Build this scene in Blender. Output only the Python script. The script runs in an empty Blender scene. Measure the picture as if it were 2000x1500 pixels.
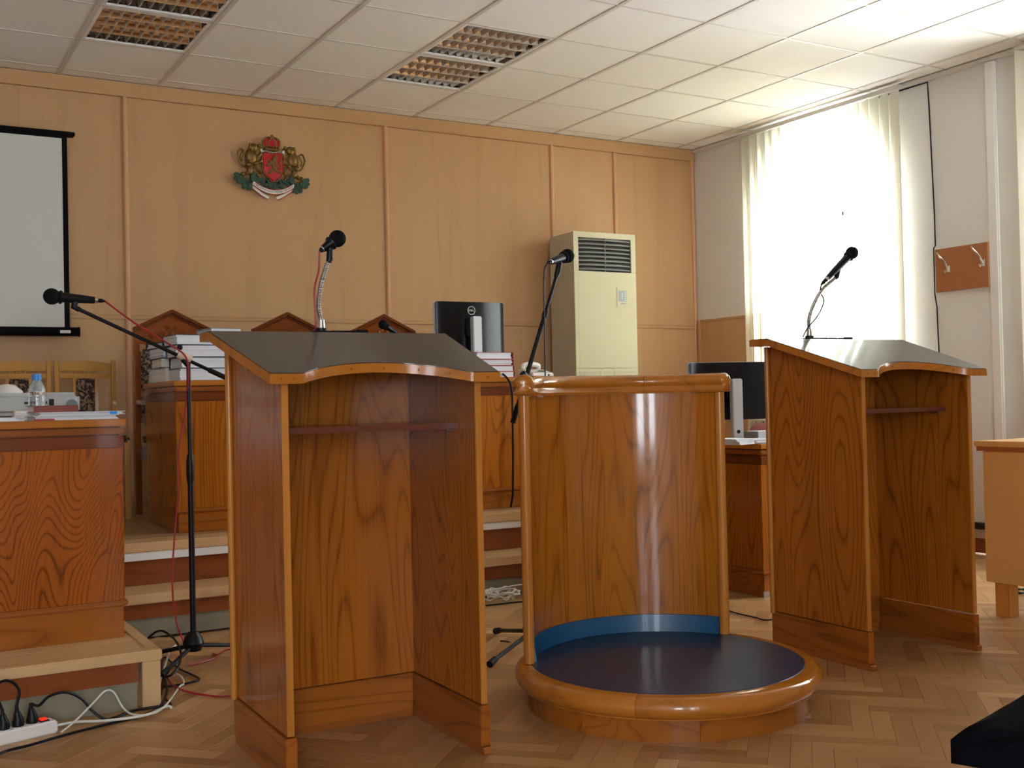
import bpy, bmesh, math, random
from mathutils import Vector, Matrix

random.seed(7)
S = bpy.context.scene
COL = S.collection
PI = math.pi

# ------------------------------------------------------------------ camera
HC = 1.02                                  # eye height, metres
F_PX, YAW, PITCH, ROLL = 2178.76, 0.528472, 0.014778, -0.022046
def cam_axes():
    cy, sy, cp, sp = math.cos(YAW), math.sin(YAW), math.cos(PITCH), math.sin(PITCH)
    fwd = Vector((sy*cp, cy*cp, sp)); right = Vector((cy, -sy, 0)); up = right.cross(fwd)
    cr, sr = math.cos(ROLL), math.sin(ROLL)
    return cr*right+sr*up, -sr*right+cr*up, fwd
CR, CU, CF = cam_axes()
cam_data = bpy.data.cameras.new('camera')
cam_data.sensor_fit = 'HORIZONTAL'; cam_data.sensor_width = 36.0
cam_data.lens = F_PX/2000*36.0
cam_data.clip_start = 0.05
cam = bpy.data.objects.new('camera', cam_data); COL.objects.link(cam)
m = Matrix((CR, CU, -CF)).transposed().to_4x4(); m.translation = (0, 0, HC)
cam.matrix_world = m
S.camera = cam
EYE = Vector((0, 0, HC))

# ------------------------------------------------------------------ daylight
world = bpy.data.worlds.new('world'); S.world = world; world.use_nodes = True
bg = world.node_tree.nodes['Background']
bg.inputs[0].default_value = (0.84, 0.93, 1.0, 1); bg.inputs[1].default_value = 25.5
WINDOWS = [5.84, 3.35]                     # centres (y) of the arched windows in the right-hand wall
REAR_WINDOWS = [-1.9, -0.25]               # centres (x) of the plain windows in the wall behind the camera
for yc in WINDOWS:                         # portals: they only steer the sampling of the sky through the openings
    ld = bpy.data.lights.new('window_portal', 'AREA'); ld.shape = 'RECTANGLE'; ld.size = 2.3; ld.size_y = 1.4
    ld.cycles.is_portal = True
    lo = bpy.data.objects.new('window_portal', ld); COL.objects.link(lo)
    lo.location = (6.44, yc, 1.95); lo.rotation_euler = (0, PI/2, 0)
for xc in REAR_WINDOWS:
    ld = bpy.data.lights.new('window_portal', 'AREA'); ld.shape = 'RECTANGLE'; ld.size = 1.0; ld.size_y = 2.3
    ld.cycles.is_portal = True
    lo = bpy.data.objects.new('window_portal', ld); COL.objects.link(lo)
    lo.location = (xc, -4.42, 1.5); lo.rotation_euler = (-PI/2, 0, PI)
S.view_settings.view_transform = 'Standard'; S.view_settings.look = 'None'
S.view_settings.gamma = 1.0; S.view_settings.use_curve_mapping = False
S.view_settings.exposure = 0.0
S.cycles.max_bounces = 10; S.cycles.diffuse_bounces = 6; S.cycles.glossy_bounces = 5; S.cycles.transparent_max_bounces = 12
S.cycles.sample_clamp_indirect = 30

# ------------------------------------------------------------------ pixel helpers (2000 x 1500 frame)
def ray(u, v): return CF + CR*((u-1000)/F_PX) - CU*((v-750)/F_PX)
def on_y(u, v, y): d = ray(u, v); return EYE + d*(y/d.y)
def on_x(u, v, x): d = ray(u, v); return EYE + d*(x/d.x)
def on_z(u, v, z): d = ray(u, v); return EYE + d*((z-HC)/d.z)
def to_px(p):
    q = Vector(p)-EYE; w = q.dot(CF)
    if w <= 0.01: return None
    return (1000+F_PX*q.dot(CR)/w, 750-F_PX*q.dot(CU)/w)

# ------------------------------------------------------------------ materials
MATS = {}
def new_mat(name):
    mt = bpy.data.materials.new(name); mt.use_nodes = True
    nt = mt.node_tree; b = nt.nodes['Principled BSDF']
    MATS[name] = mt
    return mt, nt, b
def N(nt, t, **kw):
    n = nt.nodes.new(t)
    for k, v in kw.items(): setattr(n, k, v)
    return n
def math_node(nt, op, a, b=None, c=None):
    n = N(nt, 'ShaderNodeMath', operation=op)
    for i, s in enumerate((a, b, c)):
        if s is None: continue
        if isinstance(s, (int, float)): n.inputs[i].default_value = s
        else: nt.links.new(s, n.inputs[i])
    return n.outputs[0]
def mix_col(nt, fac, a, b, mode='MIX'):
    n = N(nt, 'ShaderNodeMix', data_type='RGBA', blend_type=mode)
    if isinstance(fac, (int, float)): n.inputs[0].default_value = fac
    else: nt.links.new(fac, n.inputs[0])
    for sock, s in ((n.inputs[6], a), (n.inputs[7], b)):
        if isinstance(s, tuple): sock.default_value = (*s, 1)
        else: nt.links.new(s, sock)
    return n.outputs[2]
def plain(name, col, rough=0.5, metal=0.0, spec=0.5, coat=0.0, noise=0.0, nscale=20, bump=0.0, bscale=200):
    mt, nt, b = new_mat(name)
    b.inputs['Roughness'].default_value = rough; b.inputs['Metallic'].default_value = metal
    b.inputs['Specular IOR Level'].default_value = spec; b.inputs['Coat Weight'].default_value = coat
    b.inputs['Coat Roughness'].default_value = 0.08
    tc = N(nt, 'ShaderNodeTexCoord')
    nz = N(nt, 'ShaderNodeTexNoise'); nz.inputs['Scale'].default_value = nscale; nz.inputs['Detail'].default_value = 3
    nt.links.new(tc.outputs['Object'], nz.inputs['Vector'])
    f = math_node(nt, 'MULTIPLY', nz.outputs[0], noise)
    nt.links.new(mix_col(nt, f, col, tuple(c*0.55 for c in col)), b.inputs['Base Color'])
    if bump > 0:
        n2 = N(nt, 'ShaderNodeTexNoise'); n2.inputs['Scale'].default_value = bscale
        nt.links.new(tc.outputs['Object'], n2.inputs['Vector'])
        bp = N(nt, 'ShaderNodeBump'); bp.inputs['Strength'].default_value = bump; bp.inputs['Distance'].default_value = 0.002
        nt.links.new(n2.outputs[0], bp.inputs['Height']); nt.links.new(bp.outputs[0], b.inputs['Normal'])
    return mt
def wood(name, base, dark, axis=2, scale=1.0, rings=16, rough=0.15, coat=0.0, lines=0.55, fine=0.3, squash=0.13, coat_rough=0.06, blotch=0.35):
    """varnished wood: contour lines of a stretched noise give the cathedral grain, a finer one the fibres"""
    mt, nt, b = new_mat(name)
    tc = N(nt, 'ShaderNodeTexCoord'); oi = N(nt, 'ShaderNodeObjectInfo')
    mp = N(nt, 'ShaderNodeMapping'); sc = [1, 1, 1]; sc[axis] = squash; mp.inputs['Scale'].default_value = sc
    nt.links.new(tc.outputs['Object'], mp.inputs[0])
    w = math_node(nt, 'MULTIPLY', oi.outputs['Random'], 40.0)
    n1 = N(nt, 'ShaderNodeTexNoise', noise_dimensions='4D')
    n1.inputs['Scale'].default_value = 3.2*scale; n1.inputs['Detail'].default_value = 1.5; n1.inputs['Roughness'].default_value = 0.45; n1.inputs['Distortion'].default_value = 0.25
    nt.links.new(mp.outputs[0], n1.inputs['Vector']); nt.links.new(w, n1.inputs['W'])
    r = math_node(nt, 'MULTIPLY', n1.outputs[0], float(rings))
    pp = math_node(nt, 'MULTIPLY', math_node(nt, 'PINGPONG', r, 0.5), 2.0)
    pw = math_node(nt, 'POWER', pp, 4.0)
    mp2 = N(nt, 'ShaderNodeMapping'); sc2 = [1, 1, 1]; sc2[axis] = 0.02; mp2.inputs['Scale'].default_value = sc2
    nt.links.new(tc.outputs['Object'], mp2.inputs[0])
    n2 = N(nt, 'ShaderNodeTexNoise', noise_dimensions='4D'); n2.inputs['Scale'].default_value = 130*scale; n2.inputs['Detail'].default_value = 3
    nt.links.new(mp2.outputs[0], n2.inputs['Vector']); nt.links.new(w, n2.inputs['W'])
    n3 = N(nt, 'ShaderNodeTexNoise', noise_dimensions='4D'); n3.inputs['Scale'].default_value = 5*scale; n3.inputs['Detail'].default_value = 2
    nt.links.new(mp.outputs[0], n3.inputs['Vector']); nt.links.new(math_node(nt, 'ADD', w, 7.0), n3.inputs['W'])
    f = math_node(nt, 'MULTIPLY', pw, lines)
    fi = math_node(nt, 'MULTIPLY', math_node(nt, 'SUBTRACT', n2.outputs[0], 0.5), fine*2)
    bl = math_node(nt, 'MULTIPLY', math_node(nt, 'SUBTRACT', n3.outputs[0], 0.45), blotch*2)
    tot = math_node(nt, 'ADD', math_node(nt, 'ADD', f, fi), bl); tot.node.use_clamp = True
    nt.links.new(mix_col(nt, tot, base, dark), b.inputs['Base Color'])
    b.inputs['Roughness'].default_value = rough; b.inputs['Coat Weight'].default_value = coat; b.inputs['Coat Roughness'].default_value = coat_rough
    b.inputs['Specular IOR Level'].default_value = 0.32
    bp = N(nt, 'ShaderNodeBump'); bp.inputs['Strength'].default_value = 0.06; bp.inputs['Distance'].default_value = 0.002
    nt.links.new(n2.outputs[0], bp.inputs['Height']); nt.links.new(bp.outputs[0], b.inputs['Normal'])
    return mt

VB, VD = (0.40, 0.125, 0.012), (0.135, 0.029, 0.004)
wood('veneer_z', VB, VD, 2, rings=42, fine=0.5, lines=0.6)
wood('veneer_bold', (0.36, 0.095, 0.009), (0.10, 0.019, 0.003), 2, rings=44, scale=1.4, squash=0.22, lines=0.7, blotch=0.5, fine=0.4)
wood('veneer_booth', (0.43, 0.145, 0.012), (0.13, 0.030, 0.004), 2, rings=26, scale=1.5, squash=0.1, lines=0.5, blotch=0.6, fine=0.55, coat=0.65, coat_rough=0.09)
wood('edge_z', (0.50, 0.20, 0.035), (0.28, 0.09, 0.014), 2, rings=6, lines=0.4)
wood('edge_x', (0.47, 0.17, 0.022), (0.26, 0.08, 0.012), 0, rings=9, lines=0.45)
wood('rail_wood', (0.48, 0.175, 0.022), (0.26, 0.08, 0.012), 0, rings=9, lines=0.45, coat=0.45)
wood('plinth_x', (0.36, 0.115, 0.015), (0.15, 0.037, 0.006), 0, rings=10, scale=1.6)
wood('plinth_y', (0.34, 0.10, 0.013), (0.14, 0.033, 0.006), 1, rings=10, scale=1.6)
wood('moulding_x', (0.34, 0.105, 0.02), (0.13, 0.033, 0.008), 0, rings=5, lines=0.3)
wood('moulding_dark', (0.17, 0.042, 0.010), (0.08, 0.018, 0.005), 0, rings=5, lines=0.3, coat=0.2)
wood('moulding_y', (0.34, 0.105, 0.02), (0.13, 0.033, 0.008), 1, rings=5, lines=0.3)
wood('shelf_wood', (0.15, 0.042, 0.024), (0.09, 0.025, 0.015), 0, rings=4, lines=0.2, coat=0.1)
wood('beech_z', (0.56, 0.335, 0.165), (0.45, 0.25, 0.115), 2, rings=5, scale=0.8, squash=0.06, lines=0.25, fine=0.45, coat=0.0, rough=0.42, blotch=0.25)
wood('beech_x', (0.55, 0.325, 0.155), (0.44, 0.24, 0.11), 0, rings=5, scale=0.8, squash=0.06, lines=0.25, fine=0.45, coat=0.0, rough=0.42, blotch=0.25)
wood('batten_z', (0.66, 0.36, 0.20), (0.55, 0.28, 0.14), 2, rings=4, lines=0.2, coat=0.0, rough=0.4, blotch=0.15)
wood('laminate_orange', (0.60, 0.32, 0.105), (0.53, 0.26, 0.08), 1, rings=4, lines=0.15, fine=0.15, coat=0.0, rough=0.4, blotch=0.2)
wood('rack_wood', (0.40, 0.16, 0.06), (0.33, 0.12, 0.04), 1, rings=4, lines=0.2, coat=0.0, rough=0.4)
wood('pine_x', (0.62, 0.40, 0.20), (0.42, 0.23, 0.10), 0, rings=7, scale=1.5, lines=0.35, coat=0.1, rough=0.4)
wood('pine_y', (0.62, 0.40, 0.20), (0.42, 0.23, 0.10), 1, rings=7, scale=1.5, lines=0.35, coat=0.1, rough=0.4)
wood('pine_z', (0.62, 0.40, 0.20), (0.42, 0.23, 0.10), 2, rings=7, scale=1.5, lines=0.35, coat=0.1, rough=0.4)
wood('apron_x', (0.27, 0.075, 0.022), (0.14, 0.035, 0.012), 0, rings=6, lines=0.35, coat=0.15)
wood('grey_board', (0.25, 0.235, 0.165), (0.16, 0.14, 0.095), 0, rings=5, lines=0.3, coat=0.0, rough=0.55)
wood('deck_x', (0.40, 0.24, 0.11), (0.24, 0.13, 0.06), 0, rings=6, lines=0.35, coat=0.1, rough=0.4)
wood('chair_beech', (0.52, 0.26, 0.06), (0.38, 0.17, 0.035), 2, rings=6, lines=0.3, coat=0.2)
wood('carved_wood', (0.24, 0.062, 0.012), (0.12, 0.028, 0.007), 0, rings=5, lines=0.3, coat=0.3)
plain('plaster', (0.73, 0.715, 0.69), 0.85, noise=0.06, nscale=3, bump=0.05)
plain('plaster_white', (0.78, 0.76, 0.71), 0.85, noise=0.05, nscale=3)
plain('tile', (0.93, 0.905, 0.86), 0.9, noise=0.18, nscale=160, bump=0.15, bscale=250)
plain('grid_white', (0.66, 0.62, 0.57), 0.45)
plain('paint_white', (0.82, 0.82, 0.80), 0.35)
plain('void_dark', (0.02, 0.02, 0.02), 0.9)
plain('lino_dark', (0.040, 0.036, 0.030), 0.35, spec=0.3, coat=0.45, noise=0.5, nscale=14)
plain('black_plastic', (0.006, 0.006, 0.007), 0.4, spec=0.25)
plain('black_foam', (0.005, 0.005, 0.006), 0.8, spec=0.15, bump=0.6, bscale=500)
plain('black_metal', (0.006, 0.006, 0.008), 0.35, spec=0.25)
plain('rubber', (0.008, 0.008, 0.008), 0.6, spec=0.2)
plain('chrome', (0.75, 0.75, 0.76), 0.12, metal=1.0)
plain('louver_metal', (0.80, 0.79, 0.77), 0.13, metal=1.0)
plain('louver_dull', (0.72, 0.71, 0.69), 0.32, metal=1.0)
plain('dull_metal', (0.45, 0.43, 0.40), 0.35, metal=1.0)
plain('beige_plastic', (0.66, 0.56, 0.45), 0.4)
plain('silver_plastic', (0.62, 0.65, 0.68), 0.35, metal=0.3)
plain('blue_paint', (0.006, 0.095, 0.24), 0.35, noise=0.5, nscale=30, coat=0.2)
plain('blue_lino', (0.010, 0.040, 0.105), 0.38, spec=0.25, coat=0.16, noise=0.6, nscale=25)
plain('paper', (0.74, 0.75, 0.80), 0.8, noise=0.15, nscale=40)
plain('paper_warm', (0.78, 0.74, 0.68), 0.8, noise=0.15, nscale=40)
plain('card_blue', (0.07, 0.09, 0.18), 0.5)
plain('card_black', (0.02, 0.018, 0.025), 0.5)
plain('card_teal', (0.10, 0.22, 0.24), 0.5)
plain('card_grey', (0.30, 0.31, 0.33), 0.5)
plain('card_red', (0.42, 0.05, 0.03), 0.5)
plain('card_white', (0.70, 0.70, 0.72), 0.6)
plain('book_brown', (0.22, 0.045, 0.03), 0.4, noise=0.4)
plain('dark_red', (0.25, 0.012, 0.03), 0.6)
plain('blue_cap', (0.03, 0.25, 0.75), 0.35)
plain('ac_cream', (0.60, 0.565, 0.39), 0.35, noise=0.05, nscale=3)
plain('ac_side', (0.55, 0.50, 0.37), 0.4, noise=0.05, nscale=3)
plain('ac_display', (0.33, 0.38, 0.42), 0.3)
plain('slat_dark', (0.22, 0.22, 0.22), 0.35)
plain('screen_white', (0.62, 0.625, 0.60), 0.8)
plain('screen_black', (0.004, 0.004, 0.005), 0.7, spec=0.1)
plain('monitor_back', (0.006, 0.0065, 0.008), 0.2, spec=0.3)
plain('projector_grey', (0.40, 0.42, 0.42), 0.4)
plain('projector_dark', (0.16, 0.17, 0.18), 0.5)
plain('cable_red', (0.32, 0.012, 0.02), 0.4)
plain('cable_black', (0.006, 0.006, 0.007), 0.4, spec=0.25)
plain('cable_white', (0.70, 0.70, 0.66), 0.4)
plain('strip_white', (0.76, 0.74, 0.72), 0.35)
plain('gold', (0.26, 0.155, 0.035), 0.42, metal=0.7, noise=0.9, nscale=60)
plain('crest_red', (0.48, 0.008, 0.015), 0.25, coat=0.4)
plain('crest_green', (0.004, 0.055, 0.03), 0.3, coat=0.5)
plain('crest_white', (0.72, 0.70, 0.64), 0.4)
plain('ink', (0.03, 0.03, 0.04), 0.6)
plain('black_cloth', (0.0035, 0.0035, 0.006), 0.95, spec=0.05, noise=0.3, nscale=60, bump=0.3, bscale=300)
plain('socket_black', (0.02, 0.02, 0.02), 0.4)

def special_mats():
    # patterned upholstery
    mt, nt, b = new_mat('upholstery')
    tc = N(nt, 'ShaderNodeTexCoord'); nz = N(nt, 'ShaderNodeTexNoise'); nz.inputs['Scale'].default_value = 22; nz.inputs['Distortion'].default_value = 2.5; nz.inputs['Detail'].default_value = 2
    nt.links.new(tc.outputs['Object'], nz.inputs['Vector'])
    r = N(nt, 'ShaderNodeValToRGB'); r.color_ramp.elements[0].position = 0.47; r.color_ramp.elements[0].color = (0.03, 0.013, 0.012, 1); r.color_ramp.elements[1].position = 0.56; r.color_ramp.elements[1].color = (0.27, 0.17, 0.09, 1)
    nt.links.new(nz.outputs[0], r.inputs[0]); nt.links.new(r.outputs[0], b.inputs['Base Color']); b.inputs['Roughness'].default_value = 0.9
    # blind fabric: lets daylight through
    mt, nt, b = new_mat('blind_fabric')
    nt.nodes.remove(b); out = nt.nodes['Material Output']
    d = N(nt, 'ShaderNodeBsdfDiffuse'); t = N(nt, 'ShaderNodeBsdfTranslucent'); mx = N(nt, 'ShaderNodeMixShader')
    tc = N(nt, 'ShaderNodeTexCoord'); nz = N(nt, 'ShaderNodeTexNoise'); nz.inputs['Scale'].default_value = 60
    nt.links.new(tc.outputs['Object'], nz.inputs['Vector'])
    c = mix_col(nt, nz.outputs[0], (0.93, 0.91, 0.83), (0.89, 0.87, 0.78))
    nt.links.new(c, d.inputs[0]); nt.links.new(c, t.inputs[0]); mx.inputs[0].default_value = 0.56
    nt.links.new(d.outputs[0], mx.inputs[1]); nt.links.new(t.outputs[0], mx.inputs[2]); nt.links.new(mx.outputs[0], out.inputs[0])
    # clear thin glass (window panes)
    mt, nt, b = new_mat('pane_glass')
    nt.nodes.remove(b); out = nt.nodes['Material Output']
    tr = N(nt, 'ShaderNodeBsdfTransparent'); gl = N(nt, 'ShaderNodeBsdfGlossy'); gl.inputs['Roughness'].default_value = 0.02
    mx = N(nt, 'ShaderNodeMixShader'); mx.inputs[0].default_value = 0.06
    nt.links.new(tr.outputs[0], mx.inputs[1]); nt.links.new(gl.outputs[0], mx.inputs[2]); nt.links.new(mx.outputs[0], out.inputs[0])
    # clear bottle plastic
    mt, nt, b = new_mat('clear_plastic')
    b.inputs['Base Color'].default_value = (0.93, 0.97, 1, 1); b.inputs['Roughness'].default_value = 0.06; b.inputs['Transmission Weight'].default_value = 0.95; b.inputs['IOR'].default_value = 1.36
    # switch lit red
    mt, nt, b = new_mat('lit_red')
    b.inputs['Base Color'].default_value = (0.8, 0.02, 0.01, 1); b.inputs['Emission Color'].default_value = (1, 0.04, 0.01, 1); b.inputs['Emission Strength'].default_value = 0.6
    # oak parquet: tone varies block by block
    mt, nt, b = new_mat('parquet')
    tc = N(nt, 'ShaderNodeTexCoord'); oi = N(nt, 'ShaderNodeObjectInfo'); ge = N(nt, 'ShaderNodeNewGeometry')
    rnd = math_node(nt, 'FRACT', math_node(nt, 'ADD', math_node(nt, 'MULTIPLY', oi.outputs['Random'], 7.31), ge.outputs['Random Per Island']))
    uv = N(nt, 'ShaderNodeUVMap')
    mp = N(nt, 'ShaderNodeMapping'); mp.inputs['Scale'].default_value = (0.35, 6.0, 1)
    nt.links.new(uv.outputs[0], mp.inputs[0])
    nz = N(nt, 'ShaderNodeTexNoise', noise_dimensions='4D'); nz.inputs['Scale'].default_value = 4; nz.inputs['Detail'].default_value = 4
    nt.links.new(mp.outputs[0], nz.inputs['Vector']); nt.links.new(math_node(nt, 'MULTIPLY', rnd, 50.0), nz.inputs['W'])
    r = N(nt, 'ShaderNodeValToRGB'); e = r.color_ramp.elements
    e[0].position = 0.0; e[0].color = (0.35, 0.175, 0.062, 1); e[1].position = 1.0; e[1].color = (0.70, 0.44, 0.21, 1)
    x = e.new(0.55); x.color = (0.49, 0.27, 0.108, 1); x = e.new(0.88); x.color = (0.56, 0.32, 0.14, 1)
    nt.links.new(rnd, r.inputs[0])
    f = math_node(nt, 'MULTIPLY', nz.outputs[0], 0.45)
    nt.links.new(mix_col(nt, f, r.outputs[0], (0.24, 0.125, 0.055)), b.inputs['Base Color'])
    b.inputs['Roughness'].default_value = 0.36; b.inputs['Coat Weight'].default_value = 0.12; b.inputs['Coat Roughness'].default_value = 0.2
    bp = N(nt, 'ShaderNodeBump'); bp.inputs['Strength'].default_value = 0.05; bp.inputs['Distance'].default_value = 0.002
    nt.links.new(nz.outputs[0], bp.inputs['Height']); nt.links.new(bp.outputs[0], b.inputs['Normal'])
    # brushed gooseneck: ringed chrome
    mt, nt, b = new_mat('gooseneck')
    b.inputs['Base Color'].default_value = (0.55, 0.54, 0.56, 1); b.inputs['Metallic'].default_value = 1; b.inputs['Roughness'].default_value = 0.2
    tc = N(nt, 'ShaderNodeTexCoord'); wv = N(nt, 'ShaderNodeTexWave', bands_direction='Z'); wv.inputs['Scale'].default_value = 60
    nt.links.new(tc.outputs['Object'], wv.inputs['Vector'])
    bp = N(nt, 'ShaderNodeBump'); bp.inputs['Strength'].default_value = 0.7; bp.inputs['Distance'].default_value = 0.002
    nt.links.new(wv.outputs[1], bp.inputs['Height']); nt.links.new(bp.outputs[0], b.inputs['Normal'])
special_mats()

# ------------------------------------------------------------------ mesh builder
class MB:
    def __init__(s): s.v = []; s.f = []
    def add(s, vs, fs, M=None):
        o = len(s.v)
        s.v += [tuple((M @ Vector(p)) if M else p) for p in vs]
        s.f += [tuple(i+o for i in f) for f in fs]; return s
    def box(s, x0, x1, y0, y1, z0, z1, M=None):
        return s.add([(x0,y0,z0),(x1,y0,z0),(x1,y1,z0),(x0,y1,z0),(x0,y0,z1),(x1,y0,z1),(x1,y1,z1),(x0,y1,z1)],
                     [(0,3,2,1),(4,5,6,7),(0,1,5,4),(1,2,6,5),(2,3,7,6),(3,0,4,7)], M)
    def prism(s, poly, a, b, axis='z', M=None):
        """extrude a 2-D polygon from a to b: axis z -> (x,y), axis y -> (x,z), axis x -> (y,z)"""
        n = len(poly)
        P = {'z': lambda p, h: (p[0], p[1], h), 'y': lambda p, h: (p[0], h, p[1]), 'x': lambda p, h: (h, p[0], p[1])}[axis]
        vs = [P(p, a) for p in poly]+[P(p, b) for p in poly]
        fs = [tuple(range(n)), tuple(range(2*n-1, n-1, -1))]+[(i, (i+1) % n, n+(i+1) % n, n+i) for i in range(n)]
        return s.add(vs, fs, M)
    def tube(s, pts, r, n=8, cap=True, M=None):
        pts = [Vector(p) for p in pts]; k = len(pts)
        rr = r if isinstance(r, (list, tuple)) else [r]*k
        vs = []; fs = []; t0 = (pts[1]-pts[0]).normalized()
        u = t0.orthogonal().normalized()
        for i, p in enumerate(pts):
            t = ((pts[min(i+1, k-1)]-pts[max(i-1, 0)])).normalized()
            u = (u-t*u.dot(t)).normalized(); w = t.cross(u)
            for j in range(n):
                a = 2*PI*j/n; q = p+(u*math.cos(a)+w*math.sin(a))*rr[i]; vs.append(tuple(q))
        for i in range(k-1):
            for j in range(n):
                fs.append((i*n+j, i*n+(j+1) % n, (i+1)*n+(j+1) % n, (i+1)*n+j))
        if cap: fs += [tuple(range(n-1, -1, -1)), tuple(range((k-1)*n, k*n))]
        return s.add(vs, fs, M)
    def lathe(s, prof, n=24, M=None, a0=0, a1=2*PI):
        full = abs(a1-a0-2*PI) < 1e-6; m_ = n if full else n+1
        vs = [(r*math.cos(a0+(a1-a0)*j/n), r*math.sin(a0+(a1-a0)*j/n), z) for (r, z) in prof for j in range(m_)]
        fs = []
        for i in range(len(prof)-1):
            for j in range(n):
                j2 = (j+1) % m_ if full else j+1
                fs.append((i*m_+j, i*m_+j2, (i+1)*m_+j2, (i+1)*m_+j))
        if full and tuple(prof[0]) != tuple(prof[-1]):
            if prof[0][0] > 1e-5: fs.append(tuple(range(n-1, -1, -1)))
            if prof[-1][0] > 1e-5: fs.append(tuple(range((len(prof)-1)*n, len(prof)*n)))
        return s.add(vs, fs, M)
    def arc_sweep(s, prof, n, a0, a1, M=None):
        """closed profile of (r, z) swept about z with end caps"""
        k = len(prof); vs = []; fs = []
        for j in range(n+1):
            a = a0+(a1-a0)*j/n
            vs += [(r*math.cos(a), r*math.sin(a), z) for r, z in prof]
        for j in range(n):
            for i in range(k): fs.append((j*k+i, (j+1)*k+i, (j+1)*k+(i+1) % k, j*k+(i+1) % k))
        fs += [tuple(range(k-1, -1, -1)), tuple(range(n*k, (n+1)*k))]
        return s.add(vs, fs, M)
    def ring_sweep(s, prof, stations):
        """closed (r, z) profile at stations of (angle, scale about the profile's middle)"""
        k = len(prof); cr = sum(p[0] for p in prof)/k; cz = sum(p[1] for p in prof)/k; vs = []; fs = []
        for a, q in stations:
            vs += [((cr+(r-cr)*q)*math.cos(a), (cr+(r-cr)*q)*math.sin(a), cz+(z-cz)*q) for r, z in prof]
        for j in range(len(stations)-1):
            for i in range(k): fs.append((j*k+i, (j+1)*k+i, (j+1)*k+(i+1) % k, j*k+(i+1) % k))
        fs += [tuple(range(k-1, -1, -1)), tuple(range((len(stations)-1)*k, len(stations)*k))]
        return s.add(vs, fs)
    def ball(s, c, r, n=16, m_=10, sc=(1,1,1), M=None):
        vs = [(c[0], c[1], c[2]-r*sc[2])]; fs = []
        for i in range(1, m_):
            a = PI*i/m_
            for j in range(n):
                b = 2*PI*j/n; vs.append((c[0]+r*sc[0]*math.sin(a)*math.cos(b), c[1]+r*sc[1]*math.sin(a)*math.sin(b), c[2]-r*sc[2]*math.cos(a)))
        vs.append((c[0], c[1], c[2]+r*sc[2])); L = len(vs)-1
        for j in range(n): fs.append((0, 1+(j+1) % n, 1+j)); fs.append((L, L-n+j, L-n+(j+1) % n))
        for i in range(m_-2):
            for j in range(n): fs.append((1+i*n+j, 1+i*n+(j+1) % n, 1+(i+1)*n+(j+1) % n, 1+(i+1)*n+j))
        return s.add(vs, fs, M)

PM = {}
def tag(o, label=None, cat=None, group=None, kind=None):
    if label: o['label'] = label
    if cat: o['category'] = cat
    if group: o['group'] = group
    if kind: o['kind'] = kind
    return o
def thing(name, loc=(0,0,0), rz=0, label=None, cat=None, group=None, kind=None):
    o = bpy.data.objects.new(name, None); COL.objects.link(o); o.empty_display_size = 0.1
    o.location = loc; o.rotation_euler = (0, 0, rz)
    PM[o] = Matrix.Translation(loc) @ Matrix.Rotation(rz, 4, 'Z')
    return tag(o, label, cat, group, kind)
def mesh_of(mb, name, mat, bevel=0.0, smooth=True, seg=2, angle=35):
    me = bpy.data.meshes.new(name)
    bm = bmesh.new(); vs = [bm.verts.new(v) for v in mb.v]
    for f in mb.f:
        try: bm.faces.new([vs[i] for i in f])
        except ValueError: pass
    bmesh.ops.recalc_face_normals(bm, faces=bm.faces)
    if bevel > 0:
        es = [e for e in bm.edges if len(e.link_faces) == 2 and e.calc_face_angle(0) > 0.5]
        bmesh.ops.bevel(bm, geom=es, offset=bevel, segments=seg, affect='EDGES', clamp_overlap=True)
    bm.to_mesh(me); bm.free()
    me.materials.append(MATS[mat])
    if smooth:
        for p in me.polygons: p.use_smooth = True
        me.set_sharp_from_angle(angle=math.radians(angle))
    return me
def build(name, mb, mat, parent=None, world=False, bevel=0.0, smooth=True, seg=2, angle=35):
    """one mesh object; parts are children of a thing and share its frame"""
    if parent is None:
        xs, ys, zs = zip(*mb.v); c = Vector(((min(xs)+max(xs))/2, (min(ys)+max(ys))/2, min(zs)))
        mb.v = [tuple(Vector(p)-c) for p in mb.v]
    elif world:
        Mi = PM[parent].inverted(); mb.v = [tuple(Mi @ Vector(p)) for p in mb.v]
    o = bpy.data.objects.new(name, mesh_of(mb, name, mat, bevel, smooth, seg, angle)); COL.objects.link(o)
    if parent is None: o.location = c; PM[o] = Matrix.Translation(c)
    else: o.parent = parent; PM[o] = PM[parent]
    return o
def part_copy(src, parent, loc=None):
    o = src.copy(); COL.objects.link(o); o.parent = parent; PM[o] = PM[parent]
    if loc is not None: o.location = loc
    return o
def smooth_path(pts, n=8):
    """Catmull-Rom through points"""
    P = [Vector(p) for p in pts]; P = [P[0]*2-P[1]]+P+[P[-1]*2-P[-2]]; out = []
    for i in range(1, len(P)-2):
        for k in range(n):
            t = k/n; a, b, c, d = P[i-1:i+3]
            out.append(0.5*((2*b)+(c-a)*t+(2*a-5*b+4*c-d)*t*t+(3*b-3*c+d-a)*t**3))
    out.append(P[-2]); return out
def text_mb(txt, size, depth=0.0005):
    cu = bpy.data.curves.new('txt', 'FONT'); cu.body = txt; cu.size = size; cu.align_x = 'CENTER'; cu.align_y = 'CENTER'; cu.extrude = depth; cu.resolution_u = 2
    ob = bpy.data.objects.new('txt', cu); COL.objects.link(ob)
    dg = bpy.context.evaluated_depsgraph_get(); me = ob.evaluated_get(dg).to_mesh()
    mb = MB(); mb.v = [tuple(v.co) for v in me.vertices]; mb.f = [tuple(p.vertices) for p in me.polygons]
    bpy.data.objects.remove(ob); bpy.data.curves.remove(cu)
    return mb

ZC = 3.083; YB = 7.29; XR = 6.07; XL = -2.8; YF = -4.2

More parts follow.
